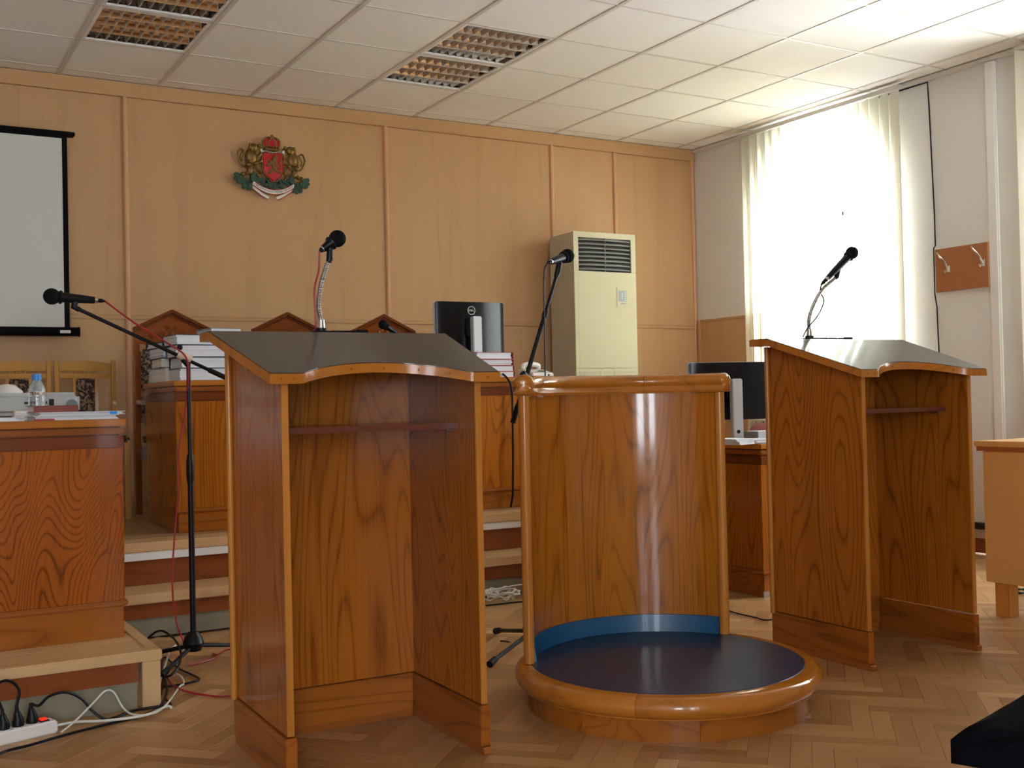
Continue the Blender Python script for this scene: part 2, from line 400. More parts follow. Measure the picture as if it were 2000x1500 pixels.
# ================================================================== THE ROOM
# ---------------- floor
fl = build('floor', MB().box(XL-0.2, XR+0.3, YF-0.2, YB+0.2, -0.2, -0.012), 'parquet', smooth=False); tag(fl, kind='structure')
PM[fl] = Matrix.Translation(fl.location)
def herringbone():
    L, w = 0.30, 0.06
    c45 = math.sqrt(0.5); blocks = []
    ox, oy = 2.612, 2.283
    for mm in range(-14, 15):
        for k in range(-90, 91):
            for hv in (0, 1):
                if hv == 0: a, b, la, lb = k*w+mm*L, k*w-mm*L, L, w
                else: a, b, la, lb = L+k*w+mm*L, k*w+w-L-mm*L, w, L
                cu, cv = a+la/2, b+lb/2
                x, y = ox+(cu-cv)*c45, oy+(cu+cv)*c45
                if -0.9 < x < XR-0.15 and 0.35 < y < 5.0: blocks.append((x, y, hv))
    return blocks
def block_mesh(name):
    mb = MB().box(-0.1496, 0.1496, -0.0296, 0.0296, -0.012, 0.0)
    bm = bmesh.new(); vs = [bm.verts.new(v) for v in mb.v]
    for f in mb.f: bm.faces.new([vs[i] for i in f])
    bmesh.ops.bevel(bm, geom=[e for e in bm.edges if all(v.co.z > -0.001 for v in e.verts)], offset=0.0004, segments=1, affect='EDGES')
    uv = bm.loops.layers.uv.new('UVMap')
    for f in bm.faces:
        for l in f.loops: l[uv].uv = (l.vert.co.x*10, l.vert.co.y*10)
    me = bpy.data.meshes.new(name); bm.to_mesh(me); bm.free(); me.materials.append(MATS['parquet']); return me
def make_floor():
    bl = herringbone(); rest = []; near = []
    for x, y, hv in bl:
        p = to_px((x, y, 0)); vis = p and -20 < p[0] < 2020 and p[1] < 1530
        if vis:
            if (x-2.335)**2+(y-3.01)**2 < 0.42**2: vis = False
            if 1.02 < x < 1.5 and 2.95 < y < 3.3: vis = False
            if p[1] > 1390 and p[0] > 1950: vis = False
        (near if vis else rest).append((x, y, hv))
    near.sort(key=lambda b: b[0]*math.sin(YAW)+b[1]*math.cos(YAW))
    rest += near[300:]; near = near[:300]
    me = block_mesh('parquet_block')
    for x, y, hv in near:
        o = bpy.data.objects.new('parquet_block', me); COL.objects.link(o); o.parent = fl
        o.location = Vector((x, y, 0))-fl.location; o.rotation_euler = (0, 0, PI/4+(PI/2 if hv else 0))
    src = [(v.co.copy()) for v in me.vertices]; sf = [tuple(p.vertices) for p in me.polygons]
    V = []; Fc = []
    for x, y, hv in rest:
        a = PI/4+(PI/2 if hv else 0); c, s_ = math.cos(a), math.sin(a); o = len(V)
        V += [(x+c*v.x-s_*v.y-fl.location.x, y+s_*v.x+c*v.y-fl.location.y, v.z-fl.location.z) for v in src]
        Fc += [tuple(i+o for i in f) for f in sf]
    rm = bpy.data.meshes.new('parquet_field'); rm.from_pydata(V, [], Fc)
    uv = rm.uv_layers.new(name='UVMap'); su = me.uv_layers[0].data; n = len(su)
    for i in range(len(uv.data)): uv.data[i].uv = su[i % n].uv
    rm.materials.append(MATS['parquet'])
    o = bpy.data.objects.new('parquet_field', rm); COL.objects.link(o); o.parent = fl; o['kind'] = 'stuff'
make_floor()

# ---------------- ceiling: tiles in a metal grid
ce = thing('ceiling', (0, 0, ZC), kind='structure')
build('ceiling_slab', MB().box(XL-0.2, XR+0.3, YF-0.2, YB+0.2, 0.16, 0.3), 'plaster_white', ce, smooth=False)
GX, GY = 1.0706, 7.137
LAMPS = {(0, 1), (0, 2), (3, 1), (3, 2)}
def make_ceiling():
    tile = None
    def put(x0, x1, y0, y1):
        nonlocal tile
        full = abs(x1-x0-0.6) < 1e-3 and abs(y1-y0-0.6) < 1e-3
        if full and tile:
            part_copy(tile, ce, ((x0+x1)/2, (y0+y1)/2, 0)); return
        hx, hy = (x1-x0)/2-0.006, (y1-y0)/2-0.006
        o = build('ceiling_tile', MB().box(-hx, hx, -hy, hy, 0.004, 0.018), 'tile', ce, smooth=False)
        o.location = ((x0+x1)/2, (y0+y1)/2, 0)
        if full: tile = o
    for i in range(-4, 9):
        for j in range(-1, 12):
            if (i, j) in LAMPS: continue
            x0, x1, y1, y0 = GX+0.6*i, GX+0.6*(i+1), GY-0.6*j, GY-0.6*(j+1)
            x1 = min(x1, XR-0.012); y1 = min(y1, YB-0.012)
            if x1-x0 < 0.03 or y1-y0 < 0.03: continue
            put(x0, x1, y0, y1)
    for i in range(-4, 9):
        x = GX+0.6*i; build('grid_rail', MB().box(x-0.012, x+0.012, GY-7.2, YB-0.012, 0, 0.006), 'grid_white', ce, smooth=False)
    for j in range(0, 13):
        y = GY-0.6*j; build('grid_rail', MB().box(GX-2.4, XR-0.012, y-0.008, y+0.008, 0.0012, 0.0065), 'grid_white', ce, smooth=False)
    build('rear_ceiling_board', MB().box(XL, XR, YF, GY-7.2, 0.004, 0.018), 'tile', ce, smooth=False)
    build('side_ceiling_board', MB().box(XL, GX-2.4, GY-7.2, YB, 0.004, 0.018), 'tile', ce, smooth=False)
make_ceiling()
def ceiling_lamp(i, j, label):
    x0, y0 = GX+0.6*i+0.013, GY-0.6*(j+1)+0.013; s = 0.574
    t = thing('ceiling_light', (x0+s/2, y0+s/2, ZC), 0, label, 'ceiling light', 'louvred ceiling lights')
    h = s/2
    fr = MB()
    for a in ((-h, h, -h, -h+0.018), (-h, h, h-0.018, h), (-h, -h+0.018, -h+0.018, h-0.018), (h-0.018, h, -h+0.018, h-0.018)): fr.box(a[0], a[1], a[2], a[3], 0.002, 0.012)
    build('frame', fr, 'paint_white', t, smooth=False)
    rb = MB().box(-h, h, -h, h, 0.085, 0.09)
    for a in ((-h, h, -h, -h+0.004), (-h, h, h-0.004, h), (-h, -h+0.004, -h, h), (h-0.004, h, -h, h)): rb.box(a[0], a[1], a[2], a[3], 0.012, 0.085)
    build('reflector_box', rb, 'louver_metal', t, smooth=False)
    q = h-0.02
    for k in range(4):                       # lamp tubes, not lit
        y = -q+(k+0.5)*2*q/4
        build('lamp_tube', MB().tube([(-q, y, 0.070), (q, y, 0.070)], 0.010, 10), 'paint_white', t)
    first = None
    for k in range(1, 4):                    # long parabolic blades
        y = -q+k*2*q/4
        if not first: o = first = build('long_blade', MB().prism([(-0.003, 0.004), (0.003, 0.004), (0.008, 0.016), (0.018, 0.032), (0.032, 0.048), (0.052, 0.062), (0.052, 0.070), (-0.052, 0.070), (-0.052, 0.062), (-0.032, 0.048), (-0.018, 0.032), (-0.008, 0.016)], -q, q, 'x'), 'louver_metal', t)
        else: o = part_copy(first, t)
        o.location = (0, y, 0)
    first = None
    for k in range(1, 10):                   # cross blades: V section
        x = -q+k*2*q/10
        if not first: o = first = build('cross_blade', MB().prism([(-0.0015, 0.006), (0.0015, 0.006), (0.010, 0.046), (-0.010, 0.046)], -q, q, 'y'), 'louver_dull', t)
        else: o = part_copy(first, t)
        o.location = (x, 0, 0)
ceiling_lamp(0, 1, 'square louvred ceiling light above the projection screen, the one closer to the panelled wall')
ceiling_lamp(0, 2, 'square louvred ceiling light above the projection screen, the one farther from the panelled wall')
ceiling_lamp(3, 1, 'square louvred ceiling light between crest and window, the one closer to the panelled wall')
ceiling_lamp(3, 2, 'square louvred ceiling light between crest and window, the one farther from the panelled wall')

# ---------------- back wall with beech panelling
wb = thing('wall_back', (0, YB, 0), kind='structure')
build('plaster_wall', MB().box(XL-0.2, XR+0.3, 0.012, 0.2, 0, ZC+0.2), 'plaster', wb, smooth=False)
SX = [XL, -0.42, 1.46, 3.252, 4.652, 5.251, XR-0.01]
for a, b in zip(SX, SX[1:]):
    for z0, z1 in ((0.40, 1.585), (1.610, 2.992)):
        o = build('wall_panel', MB().box(-(b-a)/2+0.004, (b-a)/2-0.004, 0, 0.012, 0, z1-z0), 'beech_z', wb, smooth=False, bevel=0.002); o.location = ((a+b)/2, 0, z0)
for x in SX[1:-1]+[XR-0.022]:
    o = build('batten', MB().prism([(-0.017, 0.0), (-0.014, -0.012), (-0.006, -0.018), (0.006, -0.018), (0.014, -0.012), (0.017, 0.0)], 0.4, 2.992), 'batten_z', wb); o.location = (x, 0, 0)
build('mid_rail', MB().box(XL, XR-0.01, -0.012, 0.012, 1.585, 1.608), 'beech_x', wb, smooth=False, bevel=0.003)
build('header_board', MB().box(XL, XR-0.002, -0.024, 0.012, 2.992, ZC), 'beech_x', wb, smooth=False, bevel=0.002)
bb = build('baseboard_back', MB().box(XL, XR-0.01, YB-0.016, YB-0.0005, 0.40, 0.46), 'beech_x', smooth=False); tag(bb, kind='structure')

# ---------------- right wall with arched windows
def arch_outline(yc, hw, sill, spring, n=20):
    pts = [(yc-hw, sill)]
    for i in range(n+1):
        a = PI-PI*i/n; pts.append((yc+hw*math.cos(a), spring+hw*math.sin(a)))
    pts.append((yc+hw, sill)); return pts
HW, SILL, SPRING = 0.66, 0.85, 2.36
def right_wall():
    mb = MB(); x0, x1 = XR, XR+0.35; top = ZC+0.2
    edges = [YF-0.2]
    for yc in sorted(WINDOWS): edges += [yc-HW, yc+HW]
    edges.append(YB+0.2)
    def quad(a, b, c, d):
        for x in (x0, x1): mb.add([(x, *a), (x, *b), (x, *c), (x, *d)], [(0, 1, 2, 3)])
    for k in range(0, len(edges), 2): quad((edges[k], 0), (edges[k+1], 0), (edges[k+1], top), (edges[k], top))
    for yc in sorted(WINDOWS):
        o = arch_outline(yc, HW, SILL, SPRING)
        quad((yc-HW, 0), (yc+HW, 0), (yc+HW, SILL), (yc-HW, SILL))
        for a, b in zip(o[1:-1], o[2:-1]): quad(a, b, (b[0], top), (a[0], top))
        for a, b in zip(o, o[1:]+o[:1]): mb.add([(x0, *a), (x0, *b), (x1, *b), (x1, *a)], [(0, 1, 2, 3)])
    w = build('wall_right', mb, 'plaster', smooth=False); tag(w, kind='structure'); return w
wr = right_wall()
for n_, yc in enumerate(WINDOWS):
    t = thing('window_%d' % (n_+1), (XR+0.22, yc, SILL), kind='structure')
    o = [(p[0], p[1]-SILL) for p in arch_outline(0, HW, SILL, SPRING)]
    inn = [(p[0], p[1]-SILL) for p in arch_outline(0, HW-0.06, SILL+0.06, SPRING)]
    mb = MB(); k = len(o)
    for x in (-0.03, 0.03):
        mb.add([(x, *p) for p in o]+[(x, *p) for p in inn], [(i, (i+1) % k, k+(i+1) % k, k+i) for i in range(k)])
    mb.add([(-0.03, *p) for p in inn]+[(0.03, *p) for p in inn], [(i, (i+1) % k, k+(i+1) % k, k+i) for i in range(k)])
    build('window_frame', mb, 'paint_white', t, smooth=False)
    build('mullion', MB().box(-0.025, 0.025, -0.03, 0.03, 0.06, SPRING-SILL), 'paint_white', t, smooth=False)
    build('transom', MB().box(-0.025, 0.025, -HW+0.06, HW-0.06, SPRING-SILL-0.03, SPRING-SILL+0.03), 'paint_white', t, smooth=False)
    build('pane', MB().prism([(p[0], p[1]) for p in inn], -0.003, 0.003, 'x'), 'pane_glass', t, smooth=False)
    build('window_sill', MB().box(-0.30, -0.03, -HW-0.05, HW+0.05, -0.03, 0.0), 'paint_white', t, smooth=False, bevel=0.006)

# other walls (behind and left of the camera)
tag(build('wall_left', MB().box(XL-0.2, XL, YF-0.2, YB+0.2, 0, ZC+0.2), 'plaster', smooth=False), kind='structure')
RW0, RW1, RZ0, RZ1 = -0.45, 0.45, 0.45, 2.6
wf = MB(); xs = [XL]
for xc in REAR_WINDOWS: xs += [xc+RW0, xc+RW1]
xs.append(XR)
for k in range(0, len(xs), 2): wf.box(xs[k], xs[k+1], YF-0.2, YF, 0, ZC+0.2)
for k in range(1, len(xs)-1, 2): wf.box(xs[k], xs[k+1], YF-0.2, YF, 0, RZ0).box(xs[k], xs[k+1], YF-0.2, YF, RZ1, ZC+0.2)
tag(build('wall_front', wf, 'plaster', smooth=False), kind='structure')
for n_, xc in enumerate(REAR_WINDOWS):
    t = thing('window_%d' % (n_+3), (xc, YF-0.1, RZ0), kind='structure')
    fr = MB().box(RW0, RW0+0.06, -0.03, 0.03, 0, RZ1-RZ0).box(RW1-0.06, RW1, -0.03, 0.03, 0, RZ1-RZ0).box(RW0+0.06, RW1-0.06, -0.03, 0.03, 0, 0.06).box(RW0+0.06, RW1-0.06, -0.03, 0.03, RZ1-RZ0-0.06, RZ1-RZ0)
    build('window_frame', fr, 'paint_white', t, smooth=False)
    build('mullion', MB().box(-0.03, 0.03, -0.025, 0.025, 0.06, RZ1-RZ0-0.06), 'paint_white', t, smooth=False)
    build('pane', MB().box(RW0+0.06, RW1-0.06, -0.003, 0.003, 0.06, RZ1-RZ0-0.06), 'pane_glass', t, smooth=False)
# wainscot on the right wall beside the panelled wall
t = thing('trim_1', (XR, 7.0, 0), kind='structure')
build('wainscot_panel', MB().box(-0.016, -0.0005, -0.55, 0.262, 0.40, 1.635), 'beech_z', t, smooth=False)
build('wainscot_cap', MB().box(-0.022, -0.0005, -0.55, 0.262, 1.635, 1.655), 'beech_x', t, smooth=False, bevel=0.003)
build('corner_batten', MB().box(-0.03, -0.0165, 0.225, 0.26, 0.40, 1.655), 'beech_z', t, smooth=False, bevel=0.004)
# cornice strip and painted pipe casing on the right wall
tag(build('trim_2', MB().box(XR-0.035, XR-0.0005, 1.0, 7.26, ZC-0.028, ZC-0.002), 'grid_white', smooth=False, bevel=0.004), kind='structure')
py = on_x(1944, 400, XR).y
tag(build('trim_3', MB().box(XR-0.03, XR-0.0005, py-0.035, py+0.035, 0.0, ZC-0.032), 'paint_white', smooth=False, bevel=0.008), kind='structure')
tag(build('baseboard_right', MB().box(XR-0.014, XR-0.0005, 1.0, 5.2, 0.0, 0.09), 'apron_x', smooth=False), kind='structure')

# ---------------- vertical blinds
def blind(y_hi, y_lo, z0, ang, label, n):
    t = thing('vertical_blind', (5.985, (y_hi+y_lo)/2, z0), 0, label, 'blind', 'vertical blinds at the windows')
    build('head_rail', MB().box(-0.022, 0.022, -(y_hi-y_lo)/2-0.01, (y_hi-y_lo)/2+0.01, 3.035-z0, 3.062-z0), 'grid_white', t, smooth=False, bevel=0.003)
    first = None; pitch = (y_hi-y_lo)/n
    for k in range(n):
        y = -(y_hi-y_lo)/2+(k+0.5)*pitch
        if not first: first = build('slat', MB().box(-0.0008, 0.0008, -0.055, 0.055, 0, 3.028-z0), 'blind_fabric', t, smooth=False); o = first
        else: o = part_copy(first, t)
        o.location = (0, y, 0); o.rotation_euler = (0, 0, ang+random.uniform(-0.06, 0.06))
    cord = MB().tube([(-0.012, -(y_hi-y_lo)/2-0.004, 3.03-z0), (-0.012, -(y_hi-y_lo)/2-0.004, 0.9-z0)], 0.0025, 6)
    build('pull_cord', cord, 'cable_white', t)
blind(on_x(1447, 300, 5.985).y, on_x(1757, 200, 5.985).y, 0.55, math.radians(-17), 'cream vertical slat blind in front of the window beside the panelled wall', 18)
blind(on_x(1988, 200, 5.985).y, on_x(1988, 200, 5.985).y-1.58, 0.55, math.radians(68), 'cream vertical slat blind past the coat rack and white pipe casing', 18)

# ---------------- dais: raised platform along the back wall, a step in front of it
ZP = 0.40
t = thing('raised_platform', (1.6, 6.3, 0), 0, 'raised wooden platform under the judges bench with white edge strip', 'platform')
build('core', MB().box(XL+0.005, XR-0.02, 5.37, YB-0.02, 0, ZP-0.022), 'apron_x', t, True, smooth=False)
yy = 5.50
while yy < YB-0.05:
    build('deck_plank', MB().box(XL+0.005, XR-0.02, yy+0.001, min(yy+0.149, YB-0.02), ZP-0.022, ZP), 'deck_x', t, True, smooth=False, bevel=0.001); yy += 0.15
build('nosing', MB().box(XL+0.005, XR-0.02, 5.33, 5.499, ZP-0.045, ZP), 'pine_x', t, True, smooth=False, bevel=0.004)
build('white_strip', MB().box(XL+0.005, 3.5, 5.337, 5.37, ZP-0.083, ZP-0.0455), 'paint_white', t, True, smooth=False, bevel=0.002)
t = thing('wooden_step', (1.6, 5.25, 0), 0, 'long wooden step in front of the white edged platform', 'step')
build('tread', MB().box(XL+0.005, 4.3, 5.10, 5.365, 0.155, 0.20), 'pine_x', t, True, smooth=False, bevel=0.004)
build('apron', MB().box(XL+0.005, 4.3, 5.13, 5.155, 0.085, 0.155), 'apron_x', t, True, smooth=False)
build('riser', MB().box(XL+0.005, 4.3, 5.14, 5.16, 0.0, 0.085), 'grey_board', t, True, smooth=False)
build('back_board', MB().box(XL+0.005, 4.3, 5.34, 5.36, 0.0, 0.155), 'grey_board', t, True, smooth=False)

# ---------------- low platform under the side desk
t = thing('desk_platform', (0.0, 4.4, 0), 0, 'low light wood platform under the desk with the projector', 'platform')
ZD = 0.20
yy = 3.975
build('front_rail', MB().box(-1.3, 0.877, 3.905, 3.974, ZD-0.036, ZD), 'pine_x', t, True, smooth=False, bevel=0.004)
build('side_rail', MB().box(0.832, 0.877, 3.975, 5.08, ZD-0.036, ZD), 'pine_y', t, True, smooth=False, bevel=0.004)
while yy < 5.0:
    build('deck_plank', MB().box(-1.3, 0.831, yy+0.001, min(yy+0.14, 5.08), ZD-0.022, ZD-0.003), 'pine_x', t, True, smooth=False, bevel=0.001); yy += 0.141
build('apron', MB().box(-1.3, 0.80, 3.925, 3.943, 0.095, ZD-0.036), 'apron_x', t, True, smooth=False)
build('lower_board', MB().box(-1.3, 0.80, 3.945, 3.963, 0.0, 0.16), 'grey_board', t, True, smooth=False)
build('leg', MB().box(0.812, 0.872, 3.912, 3.968, 0, ZD-0.036), 'pine_z', t, True, smooth=False, bevel=0.003)
build('leg', MB().box(0.812, 0.872, 5.0, 5.06, 0, ZD-0.036), 'pine_z', t, True, smooth=False, bevel=0.003)
_p = build('screw', MB().tube([(0.735, 3.9045, ZD-0.02), (0.735, 3.906, ZD-0.02)], 0.005, 10), 'dull_metal', t, True)
tag(_p, 'small screw head')

# ================================================================== DESKS
def panel_desk(name, x0, x1, y0, y1, z0, ztop, label, left_face=True, panel='veneer_bold', base_h=0.11, splits=(), open_back=True):
    """veneered court desk: stepped mouldings under the top, panelled sides, plinth"""
    t = thing(name, ((x0+x1)/2, (y0+y1)/2, z0), 0, label, 'desk')
    zt = ztop
    build('desk_top', MB().box(x0-0.004, x1+0.004, y0-0.006, y1, zt-0.026, zt), 'edge_x', t, True, smooth=False, bevel=0.004)
    build('upper_moulding', MB().box(x0+0.002, x1-0.002, y0+0.002, y1, zt-0.054, zt-0.031), 'moulding_x', t, True, smooth=False, bevel=0.006)
    build('shadow_gap', MB().box(x0+0.016, x1-0.016, y0+0.016, y1-0.01, zt-0.0305, zt-0.0265), 'moulding_dark', t, True, smooth=False)
    build('shadow_gap', MB().box(x0+0.016, x1-0.016, y0+0.016, y1-0.01, zt-0.0595, zt-0.0545), 'moulding_dark', t, True, smooth=False)
    build('lower_moulding', MB().box(x0+0.004, x1-0.004, y0+0.004, y1-0.006, zt-0.104, zt-0.060), 'moulding_dark', t, True, smooth=False, bevel=0.005)
    zb = z0+base_h
    xs = [x0+0.008]+list(splits)+[x1-0.008]
    for a, b in zip(xs, xs[1:]):
        build('front_panel', MB().box(a+0.0008, b-0.0008, y0+0.008, y0+0.03, zb+0.02, zt-0.1045), panel, t, True, smooth=False)
    build('side_panel', MB().box(x0+0.008, x0+0.03, y0+0.0305, y1-0.01, zb+0.02, zt-0.1045), 'veneer_z', t, True, smooth=False)
    build('side_panel', MB().box(x1-0.03, x1-0.008, y0+0.0305, y1-0.01, zb+0.02, zt-0.1045), 'veneer_z', t, True, smooth=False)
    build('plinth_moulding', MB().box(x0-0.002, x1+0.002, y0-0.002, y1-0.01, zb, zb+0.0195), 'moulding_x', t, True, smooth=False, bevel=0.005)
    build('plinth', MB().box(x0+0.012, x1-0.012, y0+0.012, y1-0.02, z0, zb-0.0005), 'plinth_x', t, True, smooth=False, bevel=0.003)
    return t
sd = panel_desk('side_desk', -0.95, 0.825, 4.197, 5.06, ZD-0.003, 0.985, 'reddish veneered desk carrying the projector and a water bottle', base_h=0.115)
jb = panel_desk('judges_bench', 1.335, 4.25, 5.59, 6.28, ZP, 1.155, 'long veneered judges bench on the raised platform', panel='veneer_z', base_h=0.10, splits=(1.93, 2.72, 3.5))
cd = panel_desk('clerk_desk', 3.905, 5.3, 4.225, 4.95, 0.0, 0.772, 'dark veneered desk beside the round booth with papers and black monitor', panel='veneer_z', base_h=0.115)
_p = build('corner_plate', MB().box(3.908, 3.945, 4.228, 4.236, 0.0, 0.03), 'dull_metal', cd, True, smooth=False)
tag(_p, 'small metal corner foot plate')

# laminate desk at the right
t = thing('laminate_desk', (4.75, 2.4, 0), 0, 'orange laminate desk with square wooden legs below the white wall', 'desk')
dx = 4.385
build('desk_top', MB().box(dx-0.012, dx+0.72, 1.55, 3.335, 0.765, 0.79), 'laminate_orange', t, True, smooth=False, bevel=0.003)
build('top_edging', MB().box(dx-0.005, dx+0.71, 1.56, 3.325, 0.745, 0.7645), 'moulding_y', t, True, smooth=False)
build('modesty_panel', MB().box(dx+0.004, dx+0.022, 1.58, 3.30, 0.155, 0.7445), 'laminate_orange', t, True, smooth=False, bevel=0.002)
build('side_panel', MB().box(dx+0.0225, dx+0.68, 3.28, 3.298, 0.155, 0.7445), 'laminate_orange', t, True, smooth=False)
build('side_panel', MB().box(dx+0.0225, dx+0.68, 1.582, 1.60, 0.155, 0.7445), 'laminate_orange', t, True, smooth=False)
for x, y in ((dx+0.06, 3.235), (dx+0.06, 1.62), (dx+0.62, 3.235), (dx+0.62, 1.62)):
    build('leg', MB().box(x-0.035, x+0.035, y-0.033, y+0.037, 0, 0.7445), 'edge_z', t, True, smooth=False, bevel=0.003)
t2 = build('sheet_of_paper', MB().box(4.62, 4.83, 2.86, 3.10, 0.7905, 0.7935), 'paper', smooth=False)
tag(t2, 'small stack of white paper on the orange laminate desk', 'paper')

# ================================================================== LECTERNS
W, D, TP, ZB = 0.298, 0.502, 0.019, 0.1396
ZFR, ZCR, OF, YCR, YLE, OS, OB = 1.1023, 1.2418, 0.0417, 0.4101, 0.506, 0.0432, 0.0901
SL = (ZCR-ZFR)/(YCR+OF); TH = 0.026
def ztop(y): return ZFR+SL*(y+OF) if y < YCR else ZCR
def lectern(loc, rz, label):
    t = thing('lectern', loc, rz, label, 'lectern', 'wooden lecterns')
    def side_poly(y0, y1): return [(y0, ZB+0.004), (y1, ZB+0.004), (y1, ztop(y1)-TH-0.001), (YCR, ZCR-TH-0.001), (y0, ztop(y0)-TH-0.001)]
    for s in (-1, 1):
        a, b = (-W, -W+TP) if s < 0 else (W-TP, W)
        build('side_panel', MB().prism(side_poly(0.006, D-0.024), a, b, 'x'), 'veneer_z', t, smooth=False)
        build('edge_strip', MB().prism([(0, ZB+0.004), (0.0058, ZB+0.004), (0.0058, ztop(0.006)-TH-0.001), (0, ztop(0)-TH-0.001)], a, b, 'x'), 'edge_z', t, smooth=False, bevel=0.001)
        # plinth board and skid with a rounded end
        a2, b2 = (-W-0.006, -W+TP+0.006) if s < 0 else (W-TP-0.006, W+0.006)
        pl = build('plinth_board', MB().box(a2, b2, -0.004, D+0.006, 0.022, ZB), 'plinth_y', t, smooth=False, bevel=0.002)
        build('skid', MB().prism([(-0.016, 0.004), (-0.012, 0.0), (D, 0.0), (D, 0.0215), (-0.010, 0.0215), (-0.016, 0.017)], a2+0.002, b2-0.002, 'x'), 'moulding_y', t)
        # light rounded corner mouldings on the far panel
        x = s*(W+0.008)
        build('corner_moulding', MB().tube([(x, D-0.004, ZB-0.004), (x, D-0.004, ZCR-TH-0.002)], 0.010, 12), 'edge_z', t)
    build('back_panel', MB().box(-W, W, D-0.0235, D+0.004, ZB+0.004, ZCR-TH-0.002), 'veneer_z', t, smooth=False)
    build('plinth_board', MB().box(-W+TP+0.0065, W-TP-0.0065, D-0.028, D+0.006, 0.022, ZB), 'plinth_x', t, smooth=False, bevel=0.002)
    build('bottom_rail', MB().box(-W+TP+0.0065, W-TP-0.0065, D-0.02, D, 0.0, 0.0215), 'moulding_x', t, smooth=False)
    sh = build('shelf', MB().box(-W+TP+0.001, W-TP-0.001, 0.107, D-0.025, 0.940, 0.957), 'shelf_wood', t, smooth=False, bevel=0.001)
    for s in (-1, 1):
        b = build('shelf_pin', MB().tube([(s*(W-TP-0.001), 0.15, 0.935), (s*(W-TP-0.02), 0.15, 0.935)], 0.0048, 10), 'dull_metal', sh)
    # sloping top with a hollowed front edge and a level ledge along its far side
    front = [(-W-OS, -OF), (-0.258, -OF), (-0.245, -0.036), (-0.232, -0.024)]
    for k in range(1, 16):
        x = -0.222+0.444*k/16; front.append((x, 0.060-0.075*(x/0.222)**2))
    front += [(0.232, -0.024), (0.245, -0.036), (0.258, -OF), (W+OS, -OF)]
    def slab(fr, inset, z0, z1):
        """columns across the board between the front edge, the crest and the far edge"""
        n = len(fr); vs = []; fs = []
        xw = lambda x, y: x*(1+(OB-OS)/(W+OS)*(y+OF)/(YCR+OF)) if y < YCR else x*(W+OB)/(W+OS)
        for dz in (z0, z1):
            for x, y in fr:
                for yy in (y+inset, YCR, YLE-inset):
                    vs.append(((xw(x, yy) if yy != y+inset else x)*(1-inset*2.2), yy, ztop(yy)+dz))
        m_ = n*3
        for i in range(n-1):
            for k in range(2):
                a, b, c, d = i*3+k, (i+1)*3+k, (i+1)*3+k+1, i*3+k+1
                fs += [(a+m_, b+m_, c+m_, d+m_), (d, c, b, a)]
            fs += [(i*3, (i+1)*3, (i+1)*3+m_, i*3+m_), (i*3+2, i*3+2+m_, (i+1)*3+2+m_, (i+1)*3+2)]
        for i in (0, n-1):
            for k in range(2): fs.append((i*3+k, i*3+k+1, i*3+k+1+m_, i*3+k+m_))
        return MB().add(vs, fs)
    tb = build('top_board', slab(front, 0.0, -TH, 0.0), 'edge_x', t, angle=40)
    build('dark_surface', slab(front, 0.004, 0.0003, 0.0022), 'lino_dark', tb, smooth=False)
    for k, x in enumerate((-0.31, -0.275, -0.18, -0.08, 0.02, 0.12, 0.2, 0.3)):
        y = -OF if abs(x) > 0.25 else 0.060-0.075*(x/0.222)**2
        build('nail_plug', MB().tube([(x, y-0.0008, ztop(y)-0.013), (x, y+0.002, ztop(y)-0.013)], 0.0035, 8), 'moulding_x', tb)
    return t
L1 = lectern((1.2604, 2.8567, 0), -0.0204, 'wooden lectern with dark sloping top standing between side desk and round booth')
L2 = lectern((3.48, 2.8913, 0), -0.021, 'wooden lectern with dark sloping top standing between round booth and laminate desk')

